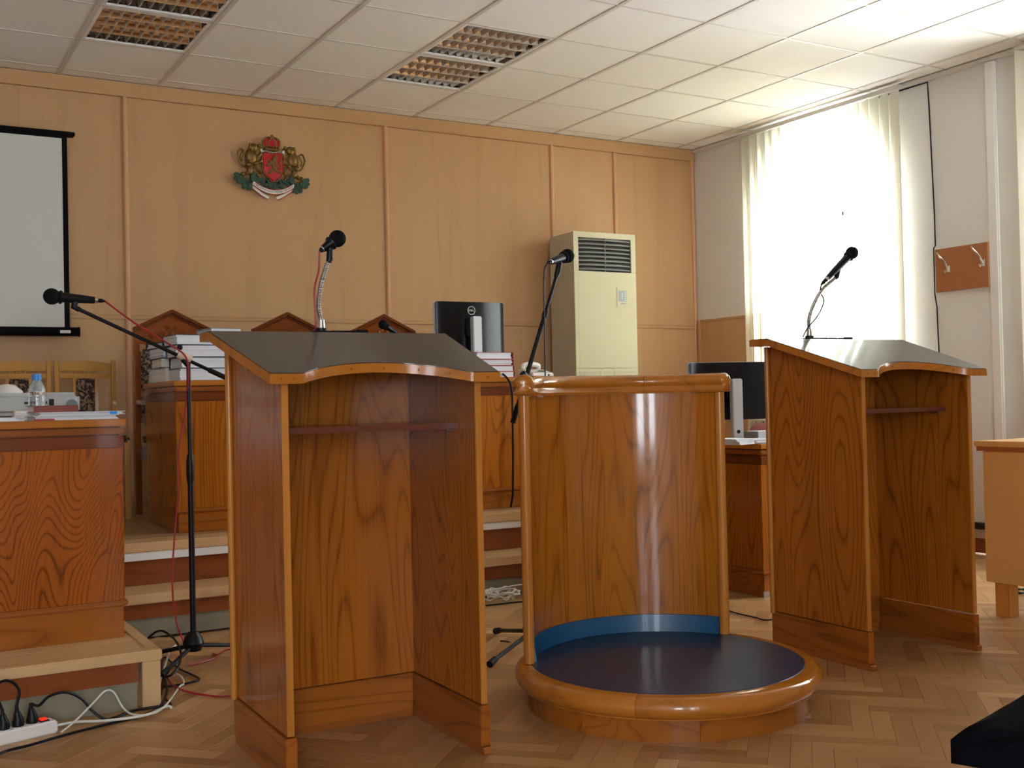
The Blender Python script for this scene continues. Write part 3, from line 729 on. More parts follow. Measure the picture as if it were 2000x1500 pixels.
# ================================================================== ROUND WITNESS BOOTH
BC = (2.335, 3.01)
def booth():
    t = thing('witness_booth', (BC[0], BC[1], 0), 0, 'round wooden witness booth with blue floor and curved glossy screen', 'booth')
    zt = 0.137
    n = 8
    for k in range(n):                                     # the skirt is made of curved boards
        a0, a1 = 2*PI*k/n+0.33, 2*PI*(k+1)/n+0.33
        build('skirt_board', MB().arc_sweep([(0.44, 0.0), (0.472, 0.0), (0.472, 0.068), (0.44, 0.068)], 10, a0+0.0012, a1-0.0012), 'plinth_x', t, angle=50)
    prof = [(0.45, 0.0685), (0.492, 0.0685)]+[(0.478+0.034*math.cos(a), 0.103+0.034*math.sin(a)) for a in [math.radians(d) for d in range(-65, 91, 15)]]+[(0.455, zt)]
    for k in range(5):
        a0, a1 = 2*PI*k/5+0.1, 2*PI*(k+1)/5+0.1
        build('rim_segment', MB().arc_sweep(prof, 20, a0+0.001, a1-0.001), 'rail_wood', t, angle=50)
    build('floor_disc', MB().lathe([(0.0, 0.10), (0.4545, 0.10), (0.4545, zt-0.001), (0.452, zt+0.0012), (0.0, zt+0.0012)], 64), 'blue_lino', t)
    A0, A1 = math.radians(26), math.radians(151)
    zs = 1.035
    rp = 0.462
    nseg = 6
    for k in range(1):
        build('curved_screen', MB().arc_sweep([(rp-0.008, zt+0.065), (rp+0.010, zt+0.065), (rp+0.010, zs), (rp-0.008, zs)], 48, A0, A1), 'veneer_booth', t, angle=50)
    build('blue_curb', MB().arc_sweep([(rp-0.026, zt+0.002), (rp+0.010, zt+0.002), (rp+0.010, zt+0.0645), (rp-0.018, zt+0.0645)], 48, A0, A1), 'blue_paint', t, angle=50)
    for a in (A0-0.035, A1+0.035):
        c = Vector((rp*math.cos(a), rp*math.sin(a), 0))
        build('post', MB().tube([c+Vector((0, 0, zt+0.002)), c+Vector((0, 0, zs))], 0.0185, 20), 'edge_z', t)
    # moulded cap rail in three pieces
    rc = rp
    prof = [(-0.030, 0), (0.030, 0), (0.034, 0.008), (0.024, 0.018), (0.022, 0.026)]+[(0.034*math.cos(math.radians(d)), 0.044+0.026*math.sin(math.radians(d))) for d in range(-20, 201, 20)]+[(-0.022, 0.026), (-0.024, 0.018), (-0.034, 0.008)]
    cuts = [A0-0.085, math.radians(60), math.radians(124), A1+0.085]
    for a, b in zip(cuts, cuts[1:]):
        st = [(a+0.0015+(b-a-0.003)*i/24, 1.0) for i in range(25)]
        if a == cuts[0]: st = [(a-0.034, 0.25), (a-0.031, 0.6), (a-0.022, 0.85), (a-0.010, 0.97)]+st
        if b == cuts[-1]: st = st+[(b+0.010, 0.97), (b+0.022, 0.85), (b+0.031, 0.6), (b+0.034, 0.25)]
        build('cap_rail', MB().ring_sweep([(rc+x, zs+0.001+z) for x, z in prof], st), 'rail_wood', t, angle=50)
    return t
booth()

# ================================================================== MICROPHONES
def mic(parent, ball, tail_dir, length=0.17, rb=0.027, wind=True):
    """hand microphone: ball head, tapered handle, plug; tail_dir points from the head to the plug (thing's own frame)"""
    b = Vector(ball); d = Vector(tail_dir).normalized()
    build('mic_head', MB().ball(b, rb, 20, 12), 'black_foam' if wind else 'black_metal', parent)
    p = lambda s: b+d*s
    build('mic_collar', MB().tube([p(rb*0.75), p(rb*0.95), p(rb*1.15)], [rb*0.68, rb*0.86, rb*0.8], 16), 'black_metal', parent)
    build('mic_body', MB().tube([p(rb*1.15), p(length*0.5), p(length*0.80)], [rb*0.62, rb*0.54, rb*0.42], 16), 'black_metal', parent)
    build('mic_ring', MB().tube([p(length*0.80), p(length*0.86)], rb*0.36, 12), 'chrome', parent)
    build('mic_plug', MB().tube([p(length*0.862), p(length*0.92), p(length)], [0.008, 0.0085, 0.004], 10), 'black_plastic', parent)
    return p
def local(o, w): return PM[o].inverted() @ Vector(w)

def gooseneck(lect, pts_px, ball_px, tail_px, base_x, label, bar):
    M = PM[lect]; yloc = 0.462
    # world plane through the ledge
    base = M @ Vector((base_x, yloc, ZCR+0.0025))
    t = thing('gooseneck_microphone', base, lect.rotation_euler.z, label, 'microphone', 'gooseneck microphones')
    def at(u, v, dy=0): return local(t, on_y(u, v, base.y+dy))
    bp = build('base', MB().box(-0.035, 0.03, -0.028, 0.028, 0, 0.006).tube([(0, 0, 0.006), (0, 0, 0.016)], 0.018, 20), 'black_plastic', t, bevel=0.0015)
    build('clamp_bar', MB().box(0.031, bar, -0.012, 0.012, 0.001, 0.008), 'black_metal', t, smooth=False, bevel=0.002)
    build('clamp_tip', MB().box(bar+0.0005, bar+0.035, -0.012, 0.012, 0.0, 0.012), 'rubber', t, smooth=False, bevel=0.002)
    build('collar', MB().tube([(0, 0, 0.016), (0, 0, 0.042)], [0.0125, 0.0105], 16), 'chrome', t)
    path = [Vector((0, 0, 0.040))]+[at(*p) for p in pts_px]
    build('neck', MB().tube(smooth_path(path, 8), 0.0075, 12), 'gooseneck', t)
    b = at(*ball_px); tl = at(*tail_px); d = (tl-b); L = d.length
    p = mic(t, b, d, L)
    e = path[-1]; g = p(L*0.42)
    build('clip', MB().tube([e-(e-path[-2]).normalized()*0.012, e, e+(g-e)*0.55, g], [0.0085, 0.0105, 0.010, 0.0125], 12), 'black_plastic', t)
    return t, tl, path
g1, tl, path = gooseneck(L1, [(622, 600), (626, 560), (637, 522), (644, 506)], (659, 466), (624, 491), -0.020, 'chrome gooseneck microphone with red lead on the lectern facing the crest', 0.118)
_p = build('lead', MB().tube(smooth_path([tl, tl+Vector((-0.004, 0.0, -0.06)), Vector((-0.022, -0.004, 0.13)), Vector((-0.020, -0.006, 0.02)), Vector((-0.024, 0.02, 0.004))], 8), 0.0032, 8), 'cable_red', g1)
tag(_p, 'thin red microphone lead')
g2, tl, path = gooseneck(L2, [(1580, 625), (1587, 600), (1605, 567), (1634, 541)], (1664, 494), (1604, 556), -0.103, 'gooseneck microphone on the lectern in front of the bright window', 0.20)
build('lead', MB().tube(smooth_path([tl, tl+Vector((-0.006, 0, -0.03)), tl+Vector((0.002, -0.01, -0.07)), tl+Vector((-0.035, -0.012, -0.13)), Vector((-0.018, -0.012, 0.05)), Vector((-0.028, 0.01, 0.010))], 8), 0.0028, 8), 'cable_black', g2)

# boom stand behind the side desk platform
def tripod(t, hub_z, feet, pole_top, r=0.011):
    build('hub', MB().lathe([(0.0, hub_z-0.035), (0.03, hub_z-0.03), (0.042, hub_z), (0.034, hub_z+0.026), (0.018, hub_z+0.045), (0.0, hub_z+0.046)], 20), 'black_plastic', t)
    for fx, fy in feet:
        d = Vector((fx, fy, 0)).normalized()
        lg = build('leg', MB().tube([d*0.02+Vector((0, 0, hub_z-0.012)), Vector((fx, fy, 0.02))], 0.0088, 10), 'black_metal', t)
        build('rubber_foot', MB().tube([Vector((fx, fy, 0.021))-d*0.03+Vector((0, 0, 0.005)), Vector((fx, fy, 0.015))+d*0.012], [0.0125, 0.0145], 12), 'rubber', lg)
    build('pole', MB().tube([(0, 0, hub_z+0.04), (0, 0, pole_top)], r, 14), 'black_metal', t)
SB = on_z(378, 1268, 0.06); SB.z = 0
st1 = thing('boom_microphone_stand', SB, 0, 'black tripod boom stand with microphone beside the side desk platform', 'microphone stand')
tripod(st1, 0.085, [(0.26, 0.13), (-0.16, -0.175), (-0.24, 0.16)], 1.20, 0.0085)
build('height_clutch', MB().tube([(0, 0, 0.72), (0, 0, 0.75), (0, 0, 0.80), (0, 0, 0.835)], [0.013, 0.0165, 0.0165, 0.011], 14), 'black_plastic', st1)
build('lower_tube', MB().tube([(0, 0, 0.13), (0, 0, 0.72)], 0.0118, 14), 'black_metal', st1)
A = local(st1, on_y(145, 600, SB.y)); B = local(st1, on_y(452, 743, SB.y)); piv = local(st1, on_y(357, 695, SB.y))
build('boom', MB().tube([A, B], 0.0072, 12), 'black_metal', st1)
dirb = (B-A).normalized()
build('counter_grip', MB().tube([B-dirb*0.10, B], 0.0105, 12), 'black_plastic', st1)
_p = build('boom_clutch', MB().tube([piv-dirb*0.022, piv+dirb*0.035], 0.0165, 14), 'beige_plastic', st1)
tag(_p, 'pale plastic boom clutch')
build('pivot_head', MB().tube([Vector((0, 0, 1.19)), piv-Vector((0, 0, 0.012))], [0.013, 0.012], 12), 'black_plastic', st1)
build('pivot_knob', MB().ball(piv+Vector((-0.012, -0.004, 0.034)), 0.012, 12, 8), 'black_plastic', st1)
bl = local(st1, on_y(101, 579, SB.y)); tlp = local(st1, on_y(205, 588, SB.y))
P_ = mic(st1, bl, tlp-bl, (tlp-bl).length, 0.031)
build('clip', MB().tube([A+dirb*0.02, A, P_(0.085)], [0.011, 0.013, 0.012], 12), 'black_plastic', st1)
_p = build('lead', MB().tube(smooth_path([tlp, local(st1, on_y(262, 630, SB.y-0.01)), local(st1, on_y(330, 672, SB.y-0.02)), local(st1, on_y(362, 696, SB.y-0.03)), local(st1, on_y(368, 735, SB.y-0.02)),
    local(st1, on_y(362, 800, SB.y+0.02)), local(st1, on_y(350, 880, SB.y+0.03)), local(st1, on_y(349, 960, SB.y+0.02)), local(st1, on_y(340, 1060, SB.y)), local(st1, on_y(337, 1150, SB.y)), local(st1, on_y(345, 1215, SB.y)), local(st1, on_y(358, 1252, SB.y-0.04))], 8), 0.0035, 8), 'cable_red', st1)
tag(_p, 'red microphone lead hanging from the boom')

S2 = Vector((2.36, 3.92, 0))
st2 = thing('boom_microphone_stand', S2, 0, 'black tripod boom stand with microphone behind the round booth', 'microphone stand')
tripod(st2, 0.085, [(-0.29, -0.17), (0.02, 0.335), (0.30, -0.14)], 1.09, 0.0085)
build('lower_tube', MB().tube([(0, 0, 0.13), (0, 0, 0.65)], 0.0118, 14), 'black_metal', st2)
build('height_clutch', MB().tube([(0, 0, 0.65), (0, 0, 0.68), (0, 0, 0.73), (0, 0, 0.76)], [0.013, 0.0165, 0.0165, 0.011], 14), 'black_plastic', st2)
A = local(st2, on_y(1090, 528, S2.y)); B = local(st2, on_y(1002, 824, S2.y)); d2 = (A-B).normalized()
build('boom', MB().tube([B, B+(A-B)*0.72], 0.0095, 12), 'black_metal', st2)
build('boom_tip', MB().tube([B+(A-B)*0.70, A], 0.0072, 12), 'black_metal', st2)
build('boom_clutch', MB().tube([B+(A-B)*0.685, B+(A-B)*0.725], 0.0125, 12), 'black_plastic', st2)
build('counter_grip', MB().tube([B-d2*0.004, B+d2*0.075], 0.0115, 12), 'rubber', st2)
pv = local(st2, on_y(1027, 735, S2.y))
build('pivot_head', MB().tube([Vector((0, 0, 1.085)), pv-Vector((0, 0, 0.0)), pv+Vector((-0.02, -0.01, 0.01))], [0.012, 0.015, 0.013], 12), 'black_plastic', st2)
build('pivot_knob', MB().ball(pv+Vector((-0.024, -0.012, 0.006)), 0.011, 12, 8), 'black_plastic', st2)
bl = local(st2, on_y(1108, 500, S2.y)); tlp = local(st2, on_y(1066, 515, S2.y-0.07))
P2_ = mic(st2, bl, tlp-bl, 0.16, 0.0300)
build('clip', MB().tube([A-d2*0.03, A, P2_(0.06)], [0.0105, 0.013, 0.012], 12), 'black_plastic', st2)
te = P2_(0.158)
build('lead', MB().tube(smooth_path([te, te+Vector((-0.016, 0, -0.03)), te+Vector((-0.022, 0, -0.12)), te+Vector((-0.016, 0.01, -0.3)), te+Vector((-0.02, 0.02, -0.6)), te+Vector((-0.06, 0.05, -1.2)), Vector((0.06, 0.12, 0.02)), Vector((-0.04, 0.2, 0.006))], 8), 0.0032, 8), 'cable_black', st2)

# small desk microphone on the judges bench
bw = on_y(748, 634, 5.74); bt = bw+Vector((0.13, 0.02, -0.07))
mb_ = thing('desk_microphone', (bw.x+0.10, 5.75, 1.1555), 0, 'small black desk microphone in front of a carved chair back', 'microphone')
lb = local(mb_, bw); lt = local(mb_, bt)
pp_ = mic(mb_, lb, lt-lb, 0.15, 0.026)
build('base', MB().lathe([(0.0, 0.0), (0.06, 0.0), (0.058, 0.01), (0.02, 0.018), (0.0, 0.018)], 24), 'black_metal', mb_)
build('stem', MB().tube(smooth_path([(0, 0, 0.016), (0.01, 0, 0.10), Vector(pp_(0.08))], 8), 0.006, 10), 'black_metal', mb_)

# ================================================================== JUDGES' CHAIRS
def judge_chair(xc, label):
    yb = 6.74
    t = thing('carved_chair', (xc, yb-0.15, ZP), 0, label, 'chair', 'carved chairs behind the bench')
    hw = 0.222; zp = 1.602-ZP; zs = 1.496-ZP; zl = 1.398-ZP
    yb = 0.15
    outline = [(-hw, zl), (hw, zl), (hw, zs), (0, zp), (-hw, zs)]
    cp = build('crest_panel', MB().prism(outline, yb+0.004, yb+0.03, 'y'), 'carved_wood', t, smooth=False)
    # raised moulding along the gable
    for s in (-1, 1):
        for dz, wd, pr in ((0.0, 0.020, 0.026), (-0.026, 0.009, 0.014)):
            a = [(s*(hw+0.004), zs+dz-wd), (s*(hw+0.004), zs+dz), (0, zp+dz+0.004), (0, zp+dz+0.004-wd*1.1)]
            build('gable_moulding', MB().prism(a, yb+0.0035-pr, yb+0.0035, 'y'), 'moulding_dark', cp, smooth=False, bevel=0.003)
    build('lower_rail', MB().box(-hw, hw, yb-0.012, yb+0.0035, zl, zl+0.018), 'carved_wood', cp, smooth=False, bevel=0.003)
    # carved scrolls and rosette
    cz = zl+0.058
    def spiral(cx, cz_, r, s, turns=1.6):
        return [(cx+s*r*(1-k/26)*math.cos(turns*2*PI*k/26), yb+0.001, cz_+r*(1-k/26)*math.sin(turns*2*PI*k/26)) for k in range(25)]
    for s in (-1, 1):
        build('carved_scroll', MB().tube(spiral(s*0.058, cz, 0.026, s), 0.0055, 6), 'carved_wood', cp)
        build('carved_scroll', MB().tube(spiral(s*0.112, cz-0.012, 0.020, -s), 0.0045, 6), 'carved_wood', cp)
        build('carved_scroll', MB().tube(spiral(s*0.024, cz+0.036, 0.017, s), 0.0045, 6), 'carved_wood', cp)
        build('carved_leaf', MB().ball((s*0.150, yb+0.001, cz-0.02), 0.013, 10, 6, (1.5, 0.5, 0.7)), 'carved_wood', cp)
    build('rosette', MB().ball((0, yb, cz), 0.016, 12, 8, (1, 0.6, 1)), 'carved_wood', cp)
    for s in (-1, 1):
        x = s*(hw-0.018)
        build('back_post', MB().box(x-0.018, x+0.018, yb, yb+0.036, 0, zl-0.0005), 'carved_wood', t, smooth=False, bevel=0.004)
        build('front_leg', MB().box(x-0.02, x+0.02, -0.27, -0.23, 0, 0.64), 'carved_wood', t, smooth=False, bevel=0.004)
        build('armrest', MB().box(x-0.026, x+0.026, -0.29, yb-0.001, 0.6405, 0.67), 'carved_wood', t, smooth=False, bevel=0.008)
    build('back_cushion', MB().box(-hw+0.037, hw-0.037, yb-0.03, yb+0.02, 0.52, zl-0.03), 'upholstery', t, bevel=0.015)
    build('seat', MB().box(-hw+0.038, hw-0.038, -0.265, yb-0.002, 0.40, 0.48), 'upholstery', t, bevel=0.02)
    build('seat_rail', MB().box(-hw+0.037, hw-0.037, -0.26, yb-0.002, 0.33, 0.3995), 'carved_wood', t, smooth=False)
judge_chair(on_y(335, 607, 6.74).x, 'carved wooden high back chair behind the stacks of white files')
judge_chair(on_y(560, 610, 6.74).x, 'carved wooden high back chair in the middle behind the judges bench')
judge_chair(on_y(748, 612, 6.74).x, 'carved wooden high back chair beside the bench monitor')

# pale chairs by the wall
def pale_chair(x0, x1, label):
    y = 6.93; xc = (x0+x1)/2; hw = (x1-x0)/2
    t = thing('pale_wooden_chair', (xc, y-0.2, ZP), 0, label, 'chair', 'pale wooden chairs by the wall')
    yb = 0.2; top = 1.312-ZP
    for s in (-1, 1):
        build('back_post', MB().prism([(s*hw, 0), (s*(hw-0.028), 0), (s*(hw-0.024), top), (s*hw, top)], yb-0.014, yb+0.014, 'y'), 'chair_beech', t, smooth=False, bevel=0.003)
        build('front_leg', MB().box(s*(hw-0.016)-0.016, s*(hw-0.016)+0.016, -0.2, -0.168, 0, 0.43), 'chair_beech', t, smooth=False, bevel=0.003)
        xs = s*0.061
        build('back_bar', MB().box(xs-0.009, xs+0.009, yb-0.009, yb+0.009, 0.50, top-0.106), 'chair_beech', t, smooth=False, bevel=0.002)
    a = hw-0.026
    arch = [(-a, top-0.062), (a, top-0.062)]+[(a-2*a*k/14, top-0.022+0.018*math.sin(PI*k/14)) for k in range(15)]
    build('crest_rail', MB().prism(arch, yb-0.011, yb+0.011, 'y'), 'chair_beech', t, smooth=False, bevel=0.002)
    build('lower_rail', MB().box(-a, a, yb-0.011, yb+0.011, top-0.105, top-0.076), 'chair_beech', t, smooth=False, bevel=0.002)
    for k in range(6):
        x = -a+0.09+k*(2*a-0.18)/5
        build('bead', MB().ball((x, yb, top-0.069), 0.0068, 10, 6), 'chair_beech', t)
    build('back_cushion', MB().box(-0.050, 0.050, yb-0.02, yb+0.012, 0.52, top-0.108), 'upholstery', t, bevel=0.008)
    build('seat_back_rail', MB().box(-a, a, yb-0.012, yb+0.012, 0.47, 0.50), 'chair_beech', t, smooth=False)
    build('seat', MB().box(-hw+0.002, hw-0.002, -0.2, yb-0.016, 0.4305, 0.47), 'upholstery', t, bevel=0.012)
    build('stretcher', MB().box(-a, a, yb-0.008, yb+0.008, 0.20, 0.23), 'chair_beech', t, smooth=False)
xa = on_y(103, 703, 6.93).x; xb = on_y(225, 703, 6.93).x
pale_chair(xa+0.006, xb, 'pale wooden chair with patterned splat between projector and judges bench')
pale_chair(xa-0.006-(xb-xa), xa-0.012, 'pale wooden chair with patterned splat right behind the water bottle')

# ================================================================== PROJECTION SCREEN
xr = on_y(133, 400, 7.2).x; ztp = 2.675; zbt = 1.525
t = thing('projection_screen', (xr-0.9, 7.22, zbt-0.05), 0, 'white projection screen with black border hanging on the panelled wall', 'screen')
x0 = xr-1.75
build('sheet', MB().box(x0+0.03, xr-0.03, 7.205, 7.207, zbt, ztp), 'screen_white', t, True, smooth=False)
build('side_border', MB().box(xr-0.03, xr, 7.204, 7.2065, zbt-0.01, ztp+0.02), 'screen_black', t, True, smooth=False)
build('side_border', MB().box(x0, x0+0.03, 7.204, 7.2065, zbt-0.01, ztp+0.02), 'screen_black', t, True, smooth=False)
build('top_border', MB().box(x0, xr, 7.2035, 7.207, ztp, ztp+0.045), 'screen_black', t, True, smooth=False)
build('top_case', MB().box(x0-0.05, xr+0.045, 7.19, 7.262, ztp+0.02, ztp+0.042), 'screen_black', t, True, smooth=False, bevel=0.004)
build('bottom_bar', MB().tube([(x0-0.045, 7.206, zbt-0.028), (xr+0.045, 7.206, zbt-0.028)], 0.027, 16), 'screen_black', t, True)
build('end_cap', MB().tube([(xr+0.045, 7.206, zbt-0.028), (xr+0.055, 7.206, zbt-0.028)], 0.030, 16), 'screen_black', t, True)
build('sticker', MB().box(xr-0.06, xr+0.0, 7.1775, 7.1785, zbt-0.038, zbt-0.02), 'paper', t, True, smooth=False)

# ================================================================== CREST ON THE WALL
def crest():
    ctr = Vector((2.405, 7.265, 2.615)); k = 0.000397
    t = thing('coat_of_arms', (ctr.x, 7.2715, ctr.z-0.22), 0, 'painted metal coat of arms with red shield and two gold lions', 'coat of arms')
    def P(c): return ((c[0]-985)*k, (790-c[1])*k+0.22)
    def rel(name, poly, y0, y1, mat, parent=t, bev=0.004):
        return build(name, MB().prism([P(c) for c in poly], y0, y1, 'y'), mat, parent, bevel=bev, angle=60)
    def mir(poly): return [(1970-x, y) for x, y in poly][::-1]
    def tub(name, pts, r, mat, y=-0.016, parent=t): return build(name, MB().tube(smooth_path([(P(c)[0], y, P(c)[1]) for c in pts], 5), r, 8), mat, parent)
    # shield
    sh = rel('shield', [(808, 545), (870, 520), (985, 535), (1100, 520), (1180, 545), (1188, 720), (1172, 860), (1110, 960), (1000, 1022), (890, 960), (825, 860), (806, 720)], -0.030, -0.004, 'crest_red', bev=0.008)
    tub('shield_rim', [(808, 545), (870, 520), (985, 535), (1100, 520), (1180, 545), (1188, 720), (1172, 860), (1110, 960), (1000, 1022), (890, 960), (825, 860), (806, 720), (808, 545)], 0.0035, 'gold', -0.028, sh)
    tub('scroll', [(790, 480), (815, 520), (880, 512), (985, 530), (1090, 512), (1160, 520), (1190, 480), (1196, 560)], 0.006, 'crest_white', -0.022)
    # lion on the shield
    lion = [(1010, 575), (1055, 560), (1075, 600), (1060, 650), (1070, 720), (1050, 780), (1085, 830), (1130, 850), (1120, 885), (1060, 870), (1015, 830), (970, 860), (930, 900), (900, 880), (940, 830), (985, 790), (960, 745), (900, 780), (865, 760), (930, 710), (900, 690), (915, 660), (965, 660), (985, 620)]
    rel('shield_lion', lion, -0.038, -0.029, 'gold', sh, 0.003)
    tub('shield_lion_tail', [(1075, 800), (1120, 760), (1110, 690), (1140, 640), (1120, 600)], 0.004, 'gold', -0.032, sh)
    # crown
    cr = rel('crown', [(850, 470), (820, 350), (860, 285), (985, 262), (1090, 290), (1125, 360), (1095, 470)], -0.034, -0.004, 'crest_red', bev=0.010)
    rel('crown_band', [(845, 455), (1100, 455), (1095, 495), (1040, 505), (985, 495), (920, 505), (850, 495)], -0.042, -0.008, 'gold', cr)
    for pts in ([(850, 460), (820, 360), (870, 290), (980, 265)], [(1098, 460), (1122, 360), (1085, 292), (980, 265)], [(930, 460), (905, 360), (980, 265)], [(1030, 460), (1045, 360), (980, 265)]): tub('crown_arch', pts, 0.0055, 'gold', -0.033, cr)
    for x in (870, 925, 980, 1035, 1085): build('crown_pearl', MB().ball((P((x, 440))[0], -0.040, P((x, 440))[1]), 0.007, 10, 6), 'gold', cr)
    build('crown_cross', MB().box(P((990, 0))[0]-0.003, P((990, 0))[0]+0.003, -0.026, -0.018, P((0, 262))[1], P((0, 215))[1]).box(P((990, 0))[0]-0.011, P((990, 0))[0]+0.011, -0.026, -0.018, P((0, 243))[1], P((0, 232))[1]), 'gold', cr, smooth=False)
    # supporting lions
    body = [(545, 520), (590, 480), (600, 420), (640, 395), (690, 430), (700, 480), (745, 400), (790, 420), (800, 480), (770, 560), (790, 640), (775, 720), (740, 770), (790, 830), (815, 890), (790, 920), (730, 860), (690, 800), (640, 790), (625, 860), (690, 850), (760, 890), (760, 970), (720, 990), (690, 920), (620, 900), (560, 930), (520, 960), (440, 960), (430, 910), (530, 890), (560, 830), (530, 740), (520, 620)]
    for mr in (False, True):
        f = mir if mr else (lambda p: p)
        ln = rel('lion', f(body), -0.026, -0.004, 'gold', t, 0.007)
        c = P(f([(625, 620)])[0]); build('lion_body', MB().ball((c[0], -0.024, c[1]), 0.042, 14, 10, (0.9, 0.4, 1.25)), 'gold', ln)
        c = P(f([(665, 470)])[0]); build('lion_mane', MB().ball((c[0], -0.026, c[1]), 0.030, 14, 10, (1, 0.55, 1)), 'gold', ln)
        c = P(f([(600, 850)])[0]); build('lion_haunch', MB().ball((c[0], -0.024, c[1]), 0.026, 12, 8, (0.8, 0.5, 1.2)), 'gold', ln)
        random.seed(11)
        for (x, y, r_) in [(630+22*math.cos(a_)*q_, 470+34*math.sin(a_)*q_, 0.011) for a_, q_ in [(random.uniform(0, 6.28), random.uniform(0.6, 2.0)) for _ in range(12)]]+[(545, 905, 0.010), (470, 935, 0.011), (735, 930, 0.012), (775, 860, 0.011), (760, 430, 0.012), (690, 740, 0.014), (560, 760, 0.016), (600, 700, 0.014)]:
            c = P(f([(x, y)])[0]); build('lion_curl', MB().ball((c[0], -0.032, c[1]), r_, 8, 6, (1, 0.6, 1)), 'gold', ln)
        tub('lion_foreleg', f([(690, 640), (760, 600), (800, 540)]), 0.010, 'gold', -0.024, ln)
        tub('lion_foreleg', f([(690, 720), (770, 700), (810, 660)]), 0.010, 'gold', -0.024, ln)
        tub('lion_tail', f([(550, 800), (470, 770), (430, 700), (400, 610), (430, 520), (480, 510), (490, 570), (455, 640), (470, 710)]), 0.006, 'gold', -0.014, ln)
        tub('lion_tail_tuft', f([(500, 520), (470, 600), (440, 650)]), 0.007, 'gold', -0.014, ln)
        tub('oak_branch', f([(420, 960), (560, 1010), (700, 1000), (830, 1040), (985, 1090)]), 0.007, 'gold', -0.012)
        for (x, y, a, s) in ((400, 970, 140, 1.0), (440, 1040, 200, 1.0), (520, 1095, 240, 1.1), (590, 1110, 290, 0.9), (650, 965, 80, 1.1), (720, 1020, 250, 0.8), (840, 1060, 230, 1.0), (900, 1000, 60, 0.9), (940, 1090, 300, 0.9), (375, 1010, 170, 0.7), (480, 1060, 150, 0.8), (560, 1060, 60, 0.7), (700, 970, 120, 0.7), (790, 1000, 40, 0.7), (880, 1075, 200, 0.7), (560, 1150, 270, 0.6)):
            px = 1970-x if mr else x; ang = math.radians(180-a if mr else a); c = P((px, y)); L = 0.034*s
            lf = []
            for q in range(12):
                th = 2*PI*q/12; rr = (0.52+0.10*(q % 2)); lx, lz = L*math.cos(th), L*rr*math.sin(th)
                lf.append((c[0]+lx*math.cos(ang)-lz*math.sin(ang), c[1]+lx*math.sin(ang)+lz*math.cos(ang)))
            build('oak_leaf', MB().prism(lf, -0.024-0.004*(x % 3), -0.010, 'y'), 'crest_green', t, bevel=0.004, angle=60)
        for (x, y) in ((540, 1010), (760, 960), (470, 920)):
            px = 1970-x if mr else x; c = P((px, y)); build('acorn', MB().ball((c[0], -0.02, c[1]), 0.012, 10, 6, (0.8, 0.7, 1.1)), 'gold', t)
    # motto ribbon
    def arc_pt(s, off): # s -1..1
        x = 1000+360*s; y = 1195-140*s*s*1.0+off; return (x, y)
    up = [arc_pt(-1+2*i/20, -36) for i in range(21)]; lo = [arc_pt(1-2*i/20, 40) for i in range(21)]
    rb = rel('ribbon', up+lo, -0.030, -0.022, 'crest_white', bev=0.002)
    tub('ribbon_edge', up, 0.0022, 'crest_red', -0.029, rb); tub('ribbon_edge', lo, 0.0022, 'crest_red', -0.029, rb)
    for mr in (False, True):
        f = mir if mr else (lambda p: p)
        tail = rel('ribbon_tail', f([(605, 1085), (650, 1075), (720, 1150), (800, 1215), (930, 1275), (900, 1320), (790, 1265), (690, 1195), (620, 1140)]), -0.020, -0.012, 'crest_white', bev=0.002)
        tub('ribbon_tail_edge', f([(620, 1140), (690, 1195), (790, 1265), (900, 1320)]), 0.0025, 'crest_red', -0.018, tail)
    tm = text_mb('СЪЕДИНЕНИЕТО ПРАВИ СИЛАТА', 0.0165, 0.0004)
    w = max(abs(v[0]) for v in tm.v) or 1
    vs = []
    for x, y, z in tm.v:
        s = x/w*0.93; a = arc_pt(s, 0); c = P(a); sl = math.atan2(280*s*k, 360*k); vs.append((c[0]-y*math.sin(sl), -0.0305-z, c[1]+y*math.cos(sl)))
    tm.v = vs; build('motto_lettering', tm, 'ink', rb, smooth=False)
    return t
crest()

